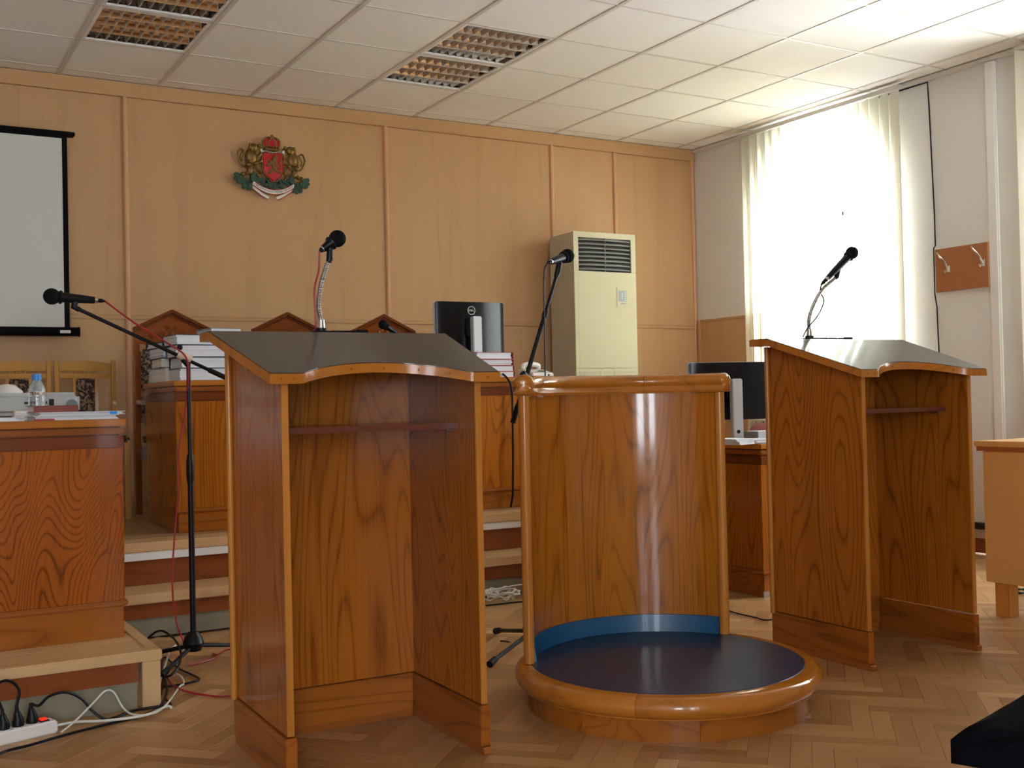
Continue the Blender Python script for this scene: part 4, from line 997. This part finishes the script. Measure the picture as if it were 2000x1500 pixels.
# ================================================================== AIR CONDITIONER
def air_con():
    yf = 6.885; x0, x1 = 4.572, 5.142; zt = 2.268
    t = thing('air_conditioner', ((x0+x1)/2, 7.04, ZP), 0, 'tall cream floor standing air conditioner by the panelled wall', 'air conditioner')
    build('body', MB().box(x0+0.004, x1-0.004, yf+0.012, 7.225, ZP, zt-0.003), 'ac_side', t, True, bevel=0.008)
    a = on_y(1121, 462, yf); b = on_y(1232, 534, yf)      # outlet
    zo1, zo0 = a.z, b.z+0.004; xo0, xo1 = x0+0.045, x1-0.045
    fp = MB()
    fp.box(x0, x1, yf, yf+0.0115, zo1, zt).box(x0, xo0, yf, yf+0.0115, zo0, zo1).box(xo1, x1, yf, yf+0.0115, zo0, zo1)
    build('outlet_surround', fp, 'ac_cream', t, True, smooth=False, bevel=0.002)
    build('outlet_cavity', MB().box(xo0, xo1, yf+0.0108, yf+0.0116, zo0, zo1), 'void_dark', t, True, smooth=False)
    n = 8
    for k in range(n):
        z = zo0+(k+0.35)*(zo1-zo0)/n
        path = [(xo0+0.003+(xo1-xo0-0.006)*i/10, yf-0.006+0.012*(2*i/10-1)**2, z) for i in range(11)]
        mb = MB(); m_ = len(path)
        mb.add([(x, y, zz) for x, y, zz in path]+[(x, y+0.012, zz+0.012) for x, y, zz in path]+[(x, y, zz+0.005) for x, y, zz in path]+[(x, y+0.012, zz+0.017) for x, y, zz in path],
               [(i, i+1, i+1+m_, i+m_) for i in range(m_-1)]+[(i+2*m_, i+3*m_, i+1+3*m_, i+1+2*m_) for i in range(m_-1)]+[(i, i+2*m_, i+1+2*m_, i+1) for i in range(m_-1)])
        build('louvre', mb, 'slat_dark', t, True, smooth=False)
    build('louvre_divider', MB().box((xo0+xo1)/2-0.002, (xo0+xo1)/2+0.002, yf-0.006, yf+0.0105, zo0, zo1), 'slat_dark', t, True, smooth=False)
    zi = on_y(1180, 719, yf).z
    fp = build('front_panel', MB().box(x0, x1, yf, yf+0.0115, zi, zo0-0.001), 'ac_cream', t, True, smooth=False, bevel=0.003)
    zl = zo0-0.045
    build('panel_seam', MB().box(x0+0.01, x1-0.01, yf-0.0006, yf, zl-0.002, zl), 'ac_side', fp, True, smooth=False)
    build('panel_seam', MB().box(x0+0.035, x0+0.037, yf-0.0006, yf, zi+0.02, zl-0.002), 'ac_side', fp, True, smooth=False)
    c = on_y(1216, 580, yf)
    build('display_frame', MB().box(c.x-0.055, c.x+0.052, yf-0.003, yf-0.0002, c.z-0.075, c.z+0.072), 'ac_cream', t, True, smooth=False, bevel=0.0015)
    build('display', MB().box(c.x-0.040, c.x+0.036, yf-0.0042, yf-0.0031, c.z-0.036, c.z+0.047), 'ac_display', t, True, smooth=False)
    for k in range(5): build('display_mark', MB().box(c.x+0.018, c.x+0.030, yf-0.0048, yf-0.0043, c.z-0.028+k*0.015, c.z-0.022+k*0.015), 'paint_white', t, True, smooth=False)
    build('display_mark', MB().box(c.x-0.010, c.x-0.003, yf-0.0048, yf-0.0043, c.z-0.02, c.z+0.03), 'paint_white', t, True, smooth=False)
    build('name_mark', MB().box(c.x-0.02, c.x+0.024, yf-0.0036, yf-0.0031, c.z-0.055, c.z-0.047), 'ac_display', t, True, smooth=False)
    build('intake_panel', MB().box(x0, x1, yf, yf+0.0115, ZP+0.03, zi-0.002), 'ac_cream', t, True, smooth=False, bevel=0.003)
    arc = [((x0+x1)/2-0.06+0.12*k/10, yf-0.001, zi-0.008+0.014*math.sin(PI*k/10)) for k in range(11)]
    build('pull_handle', MB().tube(arc, 0.0022, 6), 'ac_side', t, True)
    for k in range(24):
        z = zi-0.035-k*0.026
        build('intake_slat', MB().box(x0+0.03, x1-0.03, yf-0.004, yf-0.0002, z, z+0.011), 'ac_side', t, True, smooth=False)
    for x in (x0+0.22, x1-0.22):
        build('intake_rib', MB().box(x-0.003, x+0.003, yf-0.006, yf-0.0041, zi-0.65, zi-0.02), 'ac_cream', t, True, smooth=False)
    build('foot', MB().box(x0+0.01, x1-0.01, yf+0.005, yf+0.0115, ZP, ZP+0.029), 'slat_dark', t, True, smooth=False)
air_con()

# ================================================================== MONITORS (backs turned to the room)
def monitor(loc, rz, label, w, zc, h, logo=True):
    t = thing('computer_monitor', loc, rz, label, 'monitor')
    b = build('back_shell', MB().prism([(-w/2, 0.0), (w/2, 0.0), (w/2, -0.012), (w/2-0.04, -0.028), (-w/2+0.04, -0.028), (-w/2, -0.012)], zc-h/2, zc+h/2), 'monitor_back', t, bevel=0.006)
    build('bezel', MB().box(-w/2-0.002, w/2+0.002, 0.0005, 0.012, zc-h/2-0.002, zc+h/2+0.002), 'silver_plastic', t, smooth=False, bevel=0.002)
    build('display', MB().box(-w/2+0.012, w/2-0.012, 0.0125, 0.0135, zc-h/2+0.015, zc+h/2-0.012), 'black_plastic', t, smooth=False)
    build('mount', MB().box(-0.045, 0.045, -0.062, -0.0285, zc-0.05, zc+0.05), 'black_plastic', t, bevel=0.006)
    build('stand_column', MB().box(-0.030, 0.030, -0.105, -0.0625, 0.014, zc+0.065), 'silver_plastic', t, smooth=False, bevel=0.005)
    build('cable_slot', MB().tube([(0.0, -0.1045, 0.055), (0.0, -0.106, 0.055)], 0.010, 16), 'black_plastic', t)
    build('stand_foot', MB().box(-0.11, 0.11, -0.15, 0.05, 0, 0.0135), 'black_metal', t, smooth=False, bevel=0.004)
    if logo:
        lz = zc+h*0.335
        build('logo_ring', MB().lathe([(0.0228, -0.0006), (0.0255, -0.0006), (0.0255, 0.0006), (0.0228, 0.0006), (0.0228, -0.0006)], 28, Matrix.Translation((0, -0.0293, lz)) @ Matrix.Rotation(PI/2, 4, 'X')), 'crest_white', b)
        tm = text_mb('DELL', 0.0165, 0.0004); tm.v = [(x, -0.0292-z, y+lz) for x, y, z in tm.v]
        build('logo_letters', tm, 'crest_white', b, smooth=False)
    return t
mx = (on_y(847, 600, 5.95).x+on_y(983, 600, 5.95).x)/2
mon1 = monitor((mx, 5.95, 1.1555), 0, 'black computer monitor with round maker logo on the judges bench', 0.470, 1.462-1.155, 0.315)
m2x = on_y(1430, 760, 4.62).x
mon2 = monitor((m2x, 4.64, 0.7725), math.radians(-18), 'black computer monitor on the clerk desk half hidden by the booth', 0.475, 1.045-0.772, 0.31, False)
a = on_y(941, 700, 5.84); 
build('monitor_cable', MB().tube(smooth_path([a, on_y(965, 718, 5.72), on_y(990, 738, 5.57), on_y(999, 760, 5.565), on_y(1001, 800, 5.565), on_y(1002, 950, 5.56), Vector((3.22, 5.56, 0.408))], 8), 0.006, 8), 'cable_black', mon1, True)

# ================================================================== PAPER, FILES, BOOKS
def binder(x, y, z, w, d, h, rz, cover, label, group, paper='paper', spine_side='back', n_cover=True):
    """file folder lying flat: a block of paper between two thin covers and a spine"""
    t = thing('file_folder', (x, y, z), rz, label, 'folder', group)
    pb = MB(); nl = max(3, int(h/0.011)); zz = 0.0025; random.seed(int(x*1000+z*777))
    for k in range(nl):
        z1 = 0.0025+(h-0.005)*(k+1)/nl; j = random.uniform(-0.006, 0.0); j2 = random.uniform(-0.006, 0.0)
        pb.box(-w/2+0.004-j, w/2-0.004+j2, -d/2+0.003-j2, d/2-0.004, zz, z1-0.0004); zz = z1
    build('paper_block', pb, paper, t, smooth=False)
    build('cover', MB().box(-w/2, w/2, -d/2, d/2, 0, 0.0024), cover, t, smooth=False)
    build('cover', MB().box(-w/2, w/2, -d/2, d/2, h-0.0024, h), cover, t, smooth=False)
    if spine_side == 'right': build('spine', MB().box(w/2+0.0002, w/2+0.0026, -d/2, d/2, 0, h), cover, t, smooth=False)
    elif spine_side == 'left': build('spine', MB().box(-w/2-0.0026, -w/2-0.0002, -d/2, d/2, 0, h), cover, t, smooth=False)
    else: build('spine', MB().box(-w/2, w/2, d/2+0.0002, d/2+0.0026, 0, h), cover, t, smooth=False)
    return t
zt = 1.1556
covers = ['card_teal', 'card_black', 'card_blue', 'card_black', 'card_blue']
hs = [0.062, 0.056, 0.060, 0.052]; z = zt
words = ['thick white file with dark grey spine, lowest on the bench corner', 'second white file from the bottom of the stack on the bench corner', 'third white file from the bottom of the stack on the bench corner', 'bluish white file on top of the stack on the bench corner']
for k, h in enumerate(hs):
    binder(1.535+(0.0, 0.01, -0.012, -0.02)[k], 5.745+(0.0, 0.01, 0.006, 0.015)[k], z, 0.33, 0.23, h, math.radians((0, 1.5, -2, 3)[k]), covers[k], words[k], 'files stacked on the bench corner', spine_side='right' if k == 0 else 'back'); z += h+0.0006
z = zt
words = ['ragged grey file at the bottom of the rear stack beside the carved chair', 'second ragged file of the rear stack beside the carved chair', 'third file with blue cover of the rear stack beside the carved chair', 'topmost dark covered file of the rear stack beside the carved chair']
for k, h in enumerate((0.075, 0.05, 0.055, 0.03)):
    binder(1.50, 6.04+0.01*k, z, 0.30, 0.30, h, math.radians((2, -3, 1, 6)[k]), ['card_grey', 'card_black', 'card_blue', 'card_black'][k], words[k], 'rear stack of files on the bench', paper='paper_warm' if k < 2 else 'paper'); z += h+0.0006
binder(1.612, 5.76, zt+0.2326, 0.17, 0.20, 0.034, math.radians(5), 'card_grey', 'grey topped folder peeping over the lectern, above the corner stack', 'files stacked on the bench corner')
# red folders beside the monitor
z = zt; ra = on_y(1004, 720, 5.62).x
for k, h in enumerate((0.034, 0.034, 0.036, 0.040)):
    binder(ra-0.128-0.003*k, 5.695, z, 0.25, 0.17, h, math.radians((0, 2, -1, 4)[k]), 'card_red', ['red folder full of paper at the bottom of the pile beside the bench monitor', 'second red folder from the bottom of the pile beside the bench monitor', 'third red folder from the bottom of the pile beside the bench monitor', 'red folder on top of the pile beside the bench monitor'][k], 'red folders by the monitor', spine_side='right'); z += h+0.0006
# white telephone
c = on_y(1046, 722, 5.80)
t = thing('telephone', (c.x, 5.80, zt), 0, 'white desk telephone on the bench behind the boom stand', 'telephone')
build('body', MB().prism([(-0.09, 0.0), (0.09, 0.0), (0.09, 0.055), (0.02, 0.05), (-0.09, 0.025)], -0.075, 0.075, 'x', Matrix.Rotation(PI/2*0, 4, 'Z')), 'strip_white', t, bevel=0.005)
build('handset', MB().tube(smooth_path([(-0.055, 0.06, 0.058), (-0.05, 0.055, 0.078), (0.0, 0.05, 0.084), (0.05, 0.055, 0.078), (0.058, 0.06, 0.058)], 6), 0.015, 10), 'strip_white', t)
build('keypad', MB().box(0.0, 0.05, -0.06, -0.02, 0.0405, 0.043, Matrix.Rotation(0, 4, 'X')), 'ac_display', t, smooth=False)
build('port', MB().box(0.03, 0.045, -0.0912, -0.0902, 0.008, 0.018), 'black_plastic', t, smooth=False)

# things on the side desk
ZS = 0.9855
x0, x1 = on_y(64, 820, 4.26).x, on_y(236, 820, 4.26).x
f1 = binder((x0+x1)/2-0.005, 4.36, ZS, x1-x0-0.01, 0.24, 0.016, 0.0, 'card_white', 'flat white folder with red corner on the side desk', 'papers on the side desk')
build('red_corner', MB().box(-0.145, -0.075, -0.1215, -0.1203, 0.0, 0.006), 'card_red', f1, smooth=False)
f2 = binder((x0+x1)/2+0.012, 4.37, ZS+0.0165, x1-x0+0.0, 0.22, 0.012, math.radians(3), 'card_white', 'upper white folder with blue tab on the side desk', 'papers on the side desk')
build('blue_tab', MB().box(0.095, 0.12, -0.112, -0.1105, 0.001, 0.011), 'blue_cap', f2, smooth=False)
bx0, bx1 = on_y(62, 805, 4.33).x, on_y(150, 805, 4.33).x
bk = thing('book', ((bx0+bx1)/2, 4.375, ZS+0.0290), math.radians(3), 'thick brown bound book lying on white folders', 'book')
wB = (bx1-bx0); build('pages', MB().box(-wB/2+0.003, wB/2-0.004, -0.06, 0.06, 0.003, 0.021), 'paper_warm', bk, smooth=False)
build('cover', MB().box(-wB/2, wB/2, -0.064, 0.064, 0.0, 0.0028).box(-wB/2, wB/2, -0.064, 0.064, 0.0212, 0.024).box(-wB/2, wB/2, -0.066, -0.0642, 0.0, 0.024), 'book_brown', bk, smooth=False)
build('spine_line', MB().box(-wB/2+0.02, wB/2-0.02, -0.0668, -0.0662, 0.006, 0.007).box(-wB/2+0.02, wB/2-0.02, -0.0668, -0.0662, 0.016, 0.017), 'card_red', bk, smooth=False)
xl = on_y(15, 822, 4.3).x
p1 = build('loose_papers', MB().box(xl-0.16, xl+0.045, 4.23, 4.43, ZS, ZS+0.004).box(xl-0.15, xl+0.03, 4.25, 4.45, ZS+0.004, ZS+0.009).box(xl-0.17, xl+0.02, 4.27, 4.44, ZS+0.009, ZS+0.013), 'paper', smooth=False)
tag(p1, 'loose white papers near the brown book on the side desk', 'paper', 'papers on the side desk')
# pile of small booklets behind the book
xq = on_y(42, 800, 4.50).x
bp_ = thing('booklet_pile', (xq, 4.52, ZS), 0, 'small pile of pale booklets between bottle and projector', 'booklets')
for k in range(4): build('booklet', MB().box(-0.03+0.002*k, 0.032-0.001*k, -0.04, 0.04, 0.009*k+0.0002, 0.009*k+0.0088), 'paper_warm' if k % 2 else 'paper', bp_, smooth=False)
# water bottle
cb = on_y(72, 760, 4.56)
bt_ = thing('water_bottle', (cb.x, 4.56, ZS), 0, 'clear plastic water bottle with blue cap on the side desk', 'bottle')
zc_ = on_y(72, 732, 4.58).z-ZS
hb = zc_
prof = [(0.0, 0.002), (0.026, 0.0), (0.031, 0.006)]
for k in range(6): prof += [(0.031, 0.015+k*0.013), (0.0285, 0.0215+k*0.013)]
prof += [(0.031, 0.098), (0.031, hb*0.66), (0.026, hb*0.78), (0.0135, hb*0.88), (0.0125, hb*0.92), (0.0125, hb-0.002)]
build('bottle_body', MB().lathe(prof, 28), 'clear_plastic', bt_, angle=60)
build('cap', MB().lathe([(0.0, hb-0.022), (0.0165, hb-0.022), (0.0165, hb), (0.015, hb+0.002), (0.0, hb+0.002)], 24), 'blue_cap', bt_)
# projector
pr = thing('projector', (on_y(75, 790, 4.68).x, 4.79, ZS), 0, 'grey video projector on the side desk behind the water bottle', 'projector')
px1 = on_y(157, 790, 4.69).x-pr.location.x; px0 = -0.24
pz1 = on_y(120, 766, 4.69).z-ZS
build('body', MB().box(px0, px1, -0.10, 0.10, 0.018, pz1), 'projector_grey', pr, bevel=0.018, seg=3)
build('speaker_grille', MB().tube([(px1-0.032, -0.1015, pz1*0.52), (px1-0.032, -0.1005, pz1*0.52)], 0.022, 24), 'projector_dark', pr)
build('socket_panel', MB().box(px0+0.20, px1-0.065, -0.1018, -0.1004, 0.028, pz1-0.016), 'projector_grey', pr, smooth=False)
for x, z, w_, h_ in ((-0.05, 0.062, 0.014, 0.008), (0.005, 0.062, 0.010, 0.010), (0.022, 0.062, 0.010, 0.010), (0.04, 0.055, 0.018, 0.025)):
    build('socket', MB().box(x, x+w_, -0.1030, -0.1019, z, z+h_), 'black_plastic', pr, smooth=False)
for k in range(9): build('vent_slit', MB().box(px0+0.01, px0+0.10, -0.1018, -0.1004, 0.026+k*0.006, 0.029+k*0.006), 'projector_dark', pr, smooth=False)
for x in (px0+0.04, px1-0.04): build('foot', MB().tube([(x, -0.06, 0), (x, -0.06, 0.019)], 0.009, 12).tube([(x, 0.08, 0), (x, 0.08, 0.019)], 0.009, 12), 'rubber', pr)
# upturned white bowl behind the projector
wbx = on_y(14, 760, 4.97).x; wz = on_y(14, 750, 4.97).z-ZS
bw_ = build('white_bowl', MB().lathe([(0.075, 0.0), (0.078, 0.006), (0.075, wz*0.45), (0.058, wz*0.8), (0.030, wz*0.97), (0.0, wz)], 28, Matrix.Translation((wbx, 4.97, ZS))), 'strip_white', angle=60)
tag(bw_, 'white upturned bowl behind the grey projector', 'bowl')

# papers on the clerk desk
zc2 = 0.7725
for k, (u, y, w_, d_, h_, rz, lab) in enumerate(((1432, 4.34, 0.12, 0.17, 0.03, 6, 'crumpled white paper pile at the corner of the clerk desk'), (1476, 4.35, 0.13, 0.17, 0.022, -8, 'flat white paper pile next to the crumpled pile on the clerk desk'))):
    c = on_y(u, 855, y); mb = MB(); random.seed(k)
    for q in range(4):
        r = Matrix.Translation((c.x, y, 0)) @ Matrix.Rotation(math.radians(rz+random.uniform(-9, 9)), 4, 'Z')
        mb.box(-w_/2, w_/2, -d_/2, d_/2, zc2+h_*q/4, zc2+h_*(q+0.9)/4, r)
    tag(build('paper_pile', mb, 'paper', smooth=False), lab, 'paper', 'papers on the clerk desk')
c = on_y(1484, 850, 4.62)
hp = build('card_box', MB().box(c.x-0.06, c.x+0.09, 4.57, 4.70, zc2, zc2+0.05), 'card_grey', smooth=False, bevel=0.003); tag(hp, 'small grey box behind the papers on the clerk desk', 'box')
c = on_y(1497, 838, 4.80)
rn = build('red_notebook', MB().prism([(c.x-0.09, zc2), (c.x+0.16, zc2), (c.x+0.16, zc2+0.085), (c.x+0.02, zc2+0.075), (c.x-0.05, zc2+0.03)], 4.75, 4.93, 'y'), 'dark_red', bevel=0.01); tag(rn, 'dark red soft bundle behind the grey box on the clerk desk', 'bundle')

# ================================================================== COAT RACK
a, b = on_x(1826, 489, XR-0.02), on_x(1943, 469, XR-0.02); a2, b2 = on_x(1829, 571, XR-0.02), on_x(1943, 558, XR-0.02)
zt_, zb_ = (a.z+b.z)/2, (a2.z+b2.z)/2; ya, yb_ = a.y, py+0.037
t = thing('coat_rack', (XR, (ya+yb_)/2, zb_), 0, 'brown wooden board coat rack with two chrome hooks on white wall', 'coat rack')
build('board', MB().box(XR-0.020, XR-0.0005, yb_, ya, zb_, zt_), 'rack_wood', t, True, smooth=False, bevel=0.001)
build('pale_edge', MB().box(XR-0.0212, XR-0.0202, yb_, yb_+0.012, zb_, zt_), 'pine_z', t, True, smooth=False)
for u, v in ((1832, 492), (1900, 480)):
    c = on_x(u, v, XR-0.045); c2 = on_x(u+18, v+32, XR-0.03)
    y0_ = c2.y; zz = c2.z
    hk = [(XR-0.022, y0_, zz-0.015), (XR-0.030, y0_, zz+0.005), (XR-0.034, y0_+0.008, zz+0.03), (XR-0.05, y0_+0.02, zz+0.06), (XR-0.075, y0_+0.03, zz+0.085), (XR-0.085, y0_+0.032, zz+0.10)]
    h_ = build('hook', MB().tube(smooth_path(hk, 6), [0.007]*31, 10), 'chrome', t, True)
    build('hook_plate', MB().box(XR-0.0245, XR-0.0205, y0_-0.014, y0_+0.014, zz-0.03, zz+0.018), 'chrome', h_, True, bevel=0.0015)
    build('lower_hook', MB().tube(smooth_path([(XR-0.024, y0_, zz-0.02), (XR-0.045, y0_, zz-0.028), (XR-0.058, y0_, zz-0.012)], 6), 0.006, 10), 'chrome', h_, True)
# black cable clipped to the wall
pts = [on_x(u, v, XR-0.006) for u, v in ((1700, 190), (1760, 171), (1811, 152), (1814, 200), (1819, 300), (1825, 420), (1827, 480))]
for p in pts[:3]: p.z = min(p.z, ZC-0.036)
wc = build('wall_cable', MB().tube(pts+[Vector((XR-0.024, pts[-1].y, 1.95)), Vector((XR-0.024, pts[-1].y, 1.65)), on_x(1830, 600, XR-0.006), on_x(1834, 690, XR-0.006), Vector((XR-0.006, pts[-1].y, 0.20))], 0.0045, 8), 'cable_black')
tag(wc, 'thin black cable running down the white wall behind coat rack', 'cable')
sk = on_x(1911, 1076, XR-0.03)
so = build('power_socket', MB().box(XR-0.045, XR-0.0006, sk.y-0.05, sk.y+0.05, 0.15, 0.19), 'socket_black', smooth=False, bevel=0.006); tag(so, 'black power socket low on the white wall', 'socket')

# ================================================================== POWER STRIP AND CABLES
e0, e1 = on_z(4, 1457, 0.0), on_z(114, 1431, 0.0)
dv = Vector((e1.x-e0.x, e1.y-e0.y, 0)); ang = math.atan2(dv.y, dv.x); LN = 0.40
ps = thing('power_strip', (e1.x-math.cos(ang)*LN/2-math.sin(ang)*0.028, e1.y-math.sin(ang)*LN/2+math.cos(ang)*0.028, 0), ang, 'white power strip with black plugs and red switch on parquet', 'power strip')
build('body', MB().box(-LN/2, LN/2, -0.028, 0.028, 0, 0.040), 'strip_white', ps, bevel=0.005)
build('switch_recess', MB().box(LN/2-0.050, LN/2-0.020, -0.014, 0.014, 0.0402, 0.043), 'black_plastic', ps, bevel=0.001)
build('rocker_switch', MB().box(LN/2-0.046, LN/2-0.025, -0.010, 0.010, 0.0432, 0.050), 'lit_red', ps, bevel=0.002)
for k, x in enumerate((0.130, 0.086, 0.042, -0.002, -0.046, -0.090)):
    build('socket_well', MB().tube([(x, 0, 0.0402), (x, 0, 0.042)], 0.02, 20), 'strip_white', ps)
def plug(x, tip, label):
    w = PM[ps] @ Vector((x, 0, 0.0425)); t = thing('power_plug', w, ang, label, 'plug', 'black plugs in the power strip')
    build('plug_body', MB().tube([(0, 0, 0), (0, 0, 0.012), (0, 0, 0.025), (-0.003, 0, 0.045)], [0.0175, 0.018, 0.014, 0.008], 16), 'black_plastic', t)
    build('cord_sleeve', MB().tube([(-0.003, 0, 0.045), (-0.004, 0, 0.062)], [0.0062, 0.0045], 10), 'rubber', t)
    return w+Matrix.Rotation(ang, 3, 'Z') @ Vector((-0.004, 0, 0.060))
q1 = plug(0.130, None, 'black power plug next to the red switch of the strip')
q2 = plug(0.086, None, 'black power plug in the middle of the white strip')
q3 = plug(0.042, None, 'black power plug farthest from the red switch')
def cable(name, pts, r, mat, label, n=8):
    o = build(name, MB().tube(smooth_path(pts, n), r, 8), mat); return tag(o, label, 'cable', 'cables on the floor')
G = lambda u, v, z=0.006: on_z(u, v, z)
cable('power_cable', [q1, on_y(76, 1378, q1.y), on_y(96, 1360, q1.y+0.02), on_y(128, 1352, 3.85), on_y(158, 1364, 3.87), on_y(180, 1388, 3.87), G(203, 1404), G(222, 1402), G(262, 1388, 0.007), G(310, 1380, 0.008), G(333, 1377, 0.008), G(328, 1370, 0.008), Vector((0.905, 3.985, 0.006))], 0.0045, 'cable_black', 'black cable arching from the strip plug beside the switch')
cable('power_cable', [q2, q2+Vector((0.008, 0.01, 0.05)), q2+Vector((-0.03, 0.0, 0.085)), q2+Vector((-0.10, -0.02, 0.06)), q2+Vector((-0.17, -0.02, 0.0)), Vector((0.10, 3.72, 0.007))], 0.0045, 'cable_black', 'short black cable curving from the middle strip plug')
cable('power_cable', [q3, q3+Vector((-0.02, 0.02, 0.05)), q3+Vector((-0.06, 0.05, 0.075)), q3+Vector((-0.12, 0.08, 0.03)), Vector((0.12, 3.80, 0.006))], 0.0045, 'cable_black', 'black cable leaving the strip plug farthest from the switch')
cable('power_cable', [Vector((0.28, 3.50, 0.006)), G(0, 1472), G(60, 1455), G(140, 1432), G(220, 1412), G(270, 1400), G(310, 1382, 0.014), G(326, 1350, 0.014), G(322, 1325, 0.012), G(335, 1318, 0.02), G(350, 1298, 0.045), on_y(352, 1270, 4.45), on_y(335, 1243, 4.60), on_y(305, 1234, 4.70), Vector((0.95, 4.78, 0.006))], 0.0045, 'cable_black', 'long black cable crossing the parquet and looping around the tripod foot')
endp = PM[ps] @ Vector((LN/2+0.002, 0, 0.016))
cable('white_cable', [endp, G(150, 1410, 0.008), G(200, 1408, 0.012), G(255, 1402, 0.014), G(290, 1395, 0.016), G(325, 1380, 0.018), G(335, 1382, 0.016)], 0.0045, 'cable_white', 'white mains cable lying straight from the strip end')
cable('white_cable', [G(120, 1430), on_y(150, 1405, 3.84), on_y(185, 1370, 3.865), on_y(205, 1350, 3.88), on_y(222, 1352, 3.88), on_y(240, 1382, 3.88), G(262, 1396, 0.016), G(300, 1393, 0.018), G(325, 1376, 0.026), G(350, 1342, 0.01), G(359, 1335, 0.006), G(354, 1322, 0.006), G(345, 1316, 0.008)], 0.0032, 'cable_white', 'thin white cable rising in a loop against the platform')
cable('black_lead', [Vector((0.93, 4.15, 0.006)), G(319, 1285), G(350, 1306), G(388, 1325), G(372, 1333), G(335, 1340), G(318, 1342), Vector((0.90, 4.05, 0.006))], 0.004, 'cable_black', 'black lead bent in a sharp V beside the tripod')
cable('red_lead', [G(326, 1322, 0.006), G(335, 1336, 0.012), G(350, 1345, 0.012), G(375, 1353), G(420, 1360), G(466, 1363), Vector((1.10, 3.62, 0.006)), Vector((1.25, 3.60, 0.006))], 0.004, 'cable_red', 'dark red lead running along parquet under the lectern')
cable('red_lead', [G(370, 1299), G(395, 1293), G(420, 1285), G(416, 1276), G(425, 1279), G(450, 1268, 0.010), Vector((1.45, 4.55, 0.006))], 0.0035, 'cable_red', 'thin red lead looping near the tripod foot')
cable('white_cable', [G(347, 1258, 0.05), G(332, 1270, 0.045), G(324, 1295, 0.03), G(318, 1312, 0.012), Vector((0.935, 4.21, 0.006))], 0.0035, 'cable_white', 'white cable hanging from the tripod hub to the floor')
# tangle of white cable behind the booth
random.seed(3); tp = []
c0 = on_z(978, 1166, 0.02)
for k in range(46):
    a_ = k*0.9; r_ = 0.045+0.05*random.random()
    tp.append((c0.x+r_*math.cos(a_)*1.25+0.012*math.sin(k*0.37), c0.y+r_*math.sin(a_), 0.008+0.05*abs(math.sin(k*1.7))))
tp.append((c0.x+0.16, c0.y+0.05, 0.06)); tp.append((c0.x+0.24, c0.y+0.13, 0.006))
cable('white_cable', tp, 0.0036, 'cable_white', 'tangled coil of white cable between the lectern and round booth', 6)
cable('black_lead', [G(945, 1183), G(975, 1180), G(1010, 1176), G(1060, 1172)], 0.004, 'cable_black', 'black lead on the floor in front of the tangled white cable')
cable('black_lead', [G(1415, 1190), G(1440, 1198), G(1475, 1206), G(1495, 1211), G(1520, 1208)], 0.0035, 'cable_black', 'black lead on the parquet between round booth and lectern')
c = on_z(1993, 1157, 0.01)
cable('black_lead', [Vector((c.x-0.03+0.05*math.cos(k*0.8), c.y+0.04*math.sin(k*0.8), 0.005+0.0022*k)) for k in range(16)], 0.005, 'cable_black', 'coiled black cable on the floor under the laminate desk')

# ================================================================== BLACK COAT ON A CHAIR (bottom corner)
def coat_chair():
    tipw = on_z(1857, 1474, 0.45)
    seat_c = Vector((tipw.x+0.22, tipw.y-0.06, 0))
    t = thing('seat_bench', (seat_c.x+0.17, seat_c.y-0.10, 0), 0, 'dark wooden seat covered by black cloth', 'chair')
    build('seat', MB().box(-0.20, 0.26, -0.22, 0.17, 0.40, 0.435), 'moulding_x', t, smooth=False, bevel=0.006)
    for x in (-0.2, 0.22):
        for y in (-0.18, 0.16): build('leg', MB().box(x-0.02, x+0.02, y-0.02, y+0.02, 0, 0.3995), 'moulding_x', t, smooth=False)
    up = on_z(2002, 1366, 0.475)
    # soft folded cloth: outline in plan, domed
    d = (up-tipw); d.z = 0; d.normalize(); nrm = Vector((d.y, -d.x, 0))
    n, m_ = 22, 14; vs = []; fs = []
    for i in range(n+1):
        for j in range(m_+1):
            s = i/n; q = j/m_
            wdt = 0.30*(min(1, (s*6)**0.5) if s < 1/6 else 1.0)
            p = tipw+d*(0.55*s)+nrm*(wdt*q-0.0)
            edge = min(q*6+0.15, 1, (1-q)*5, s*25+0.35)
            z = 0.437+0.05*max(edge, 0)**0.5+0.06*s+0.006*math.sin(9*s+7*q)+0.004*math.sin(23*q)
            vs.append((p.x, p.y, z))
    off = len(vs)
    for i in range(n):
        for j in range(m_): a = i*(m_+1)+j; fs.append((a, a+m_+1, a+m_+2, a+1))
    under = [(x, y, 0.4365) for x, y, z in vs]; vs += under
    fs += [tuple(k+off for k in f[::-1]) for f in fs[:n*m_]]
    ring = [j for j in range(m_+1)]+[i*(m_+1)+m_ for i in range(1, n+1)]+[n*(m_+1)+j for j in range(m_-1, -1, -1)]+[i*(m_+1) for i in range(n-1, 0, -1)]
    for a_, b_ in zip(ring, ring[1:]+ring[:1]): fs.append((a_, b_, b_+off, a_+off))
    c = build('black_cloth', MB().add(vs, fs), 'black_cloth', angle=70)
    tag(c, 'folded black cloth lying over a low seat at the parquet edge', 'cloth')
coat_chair()
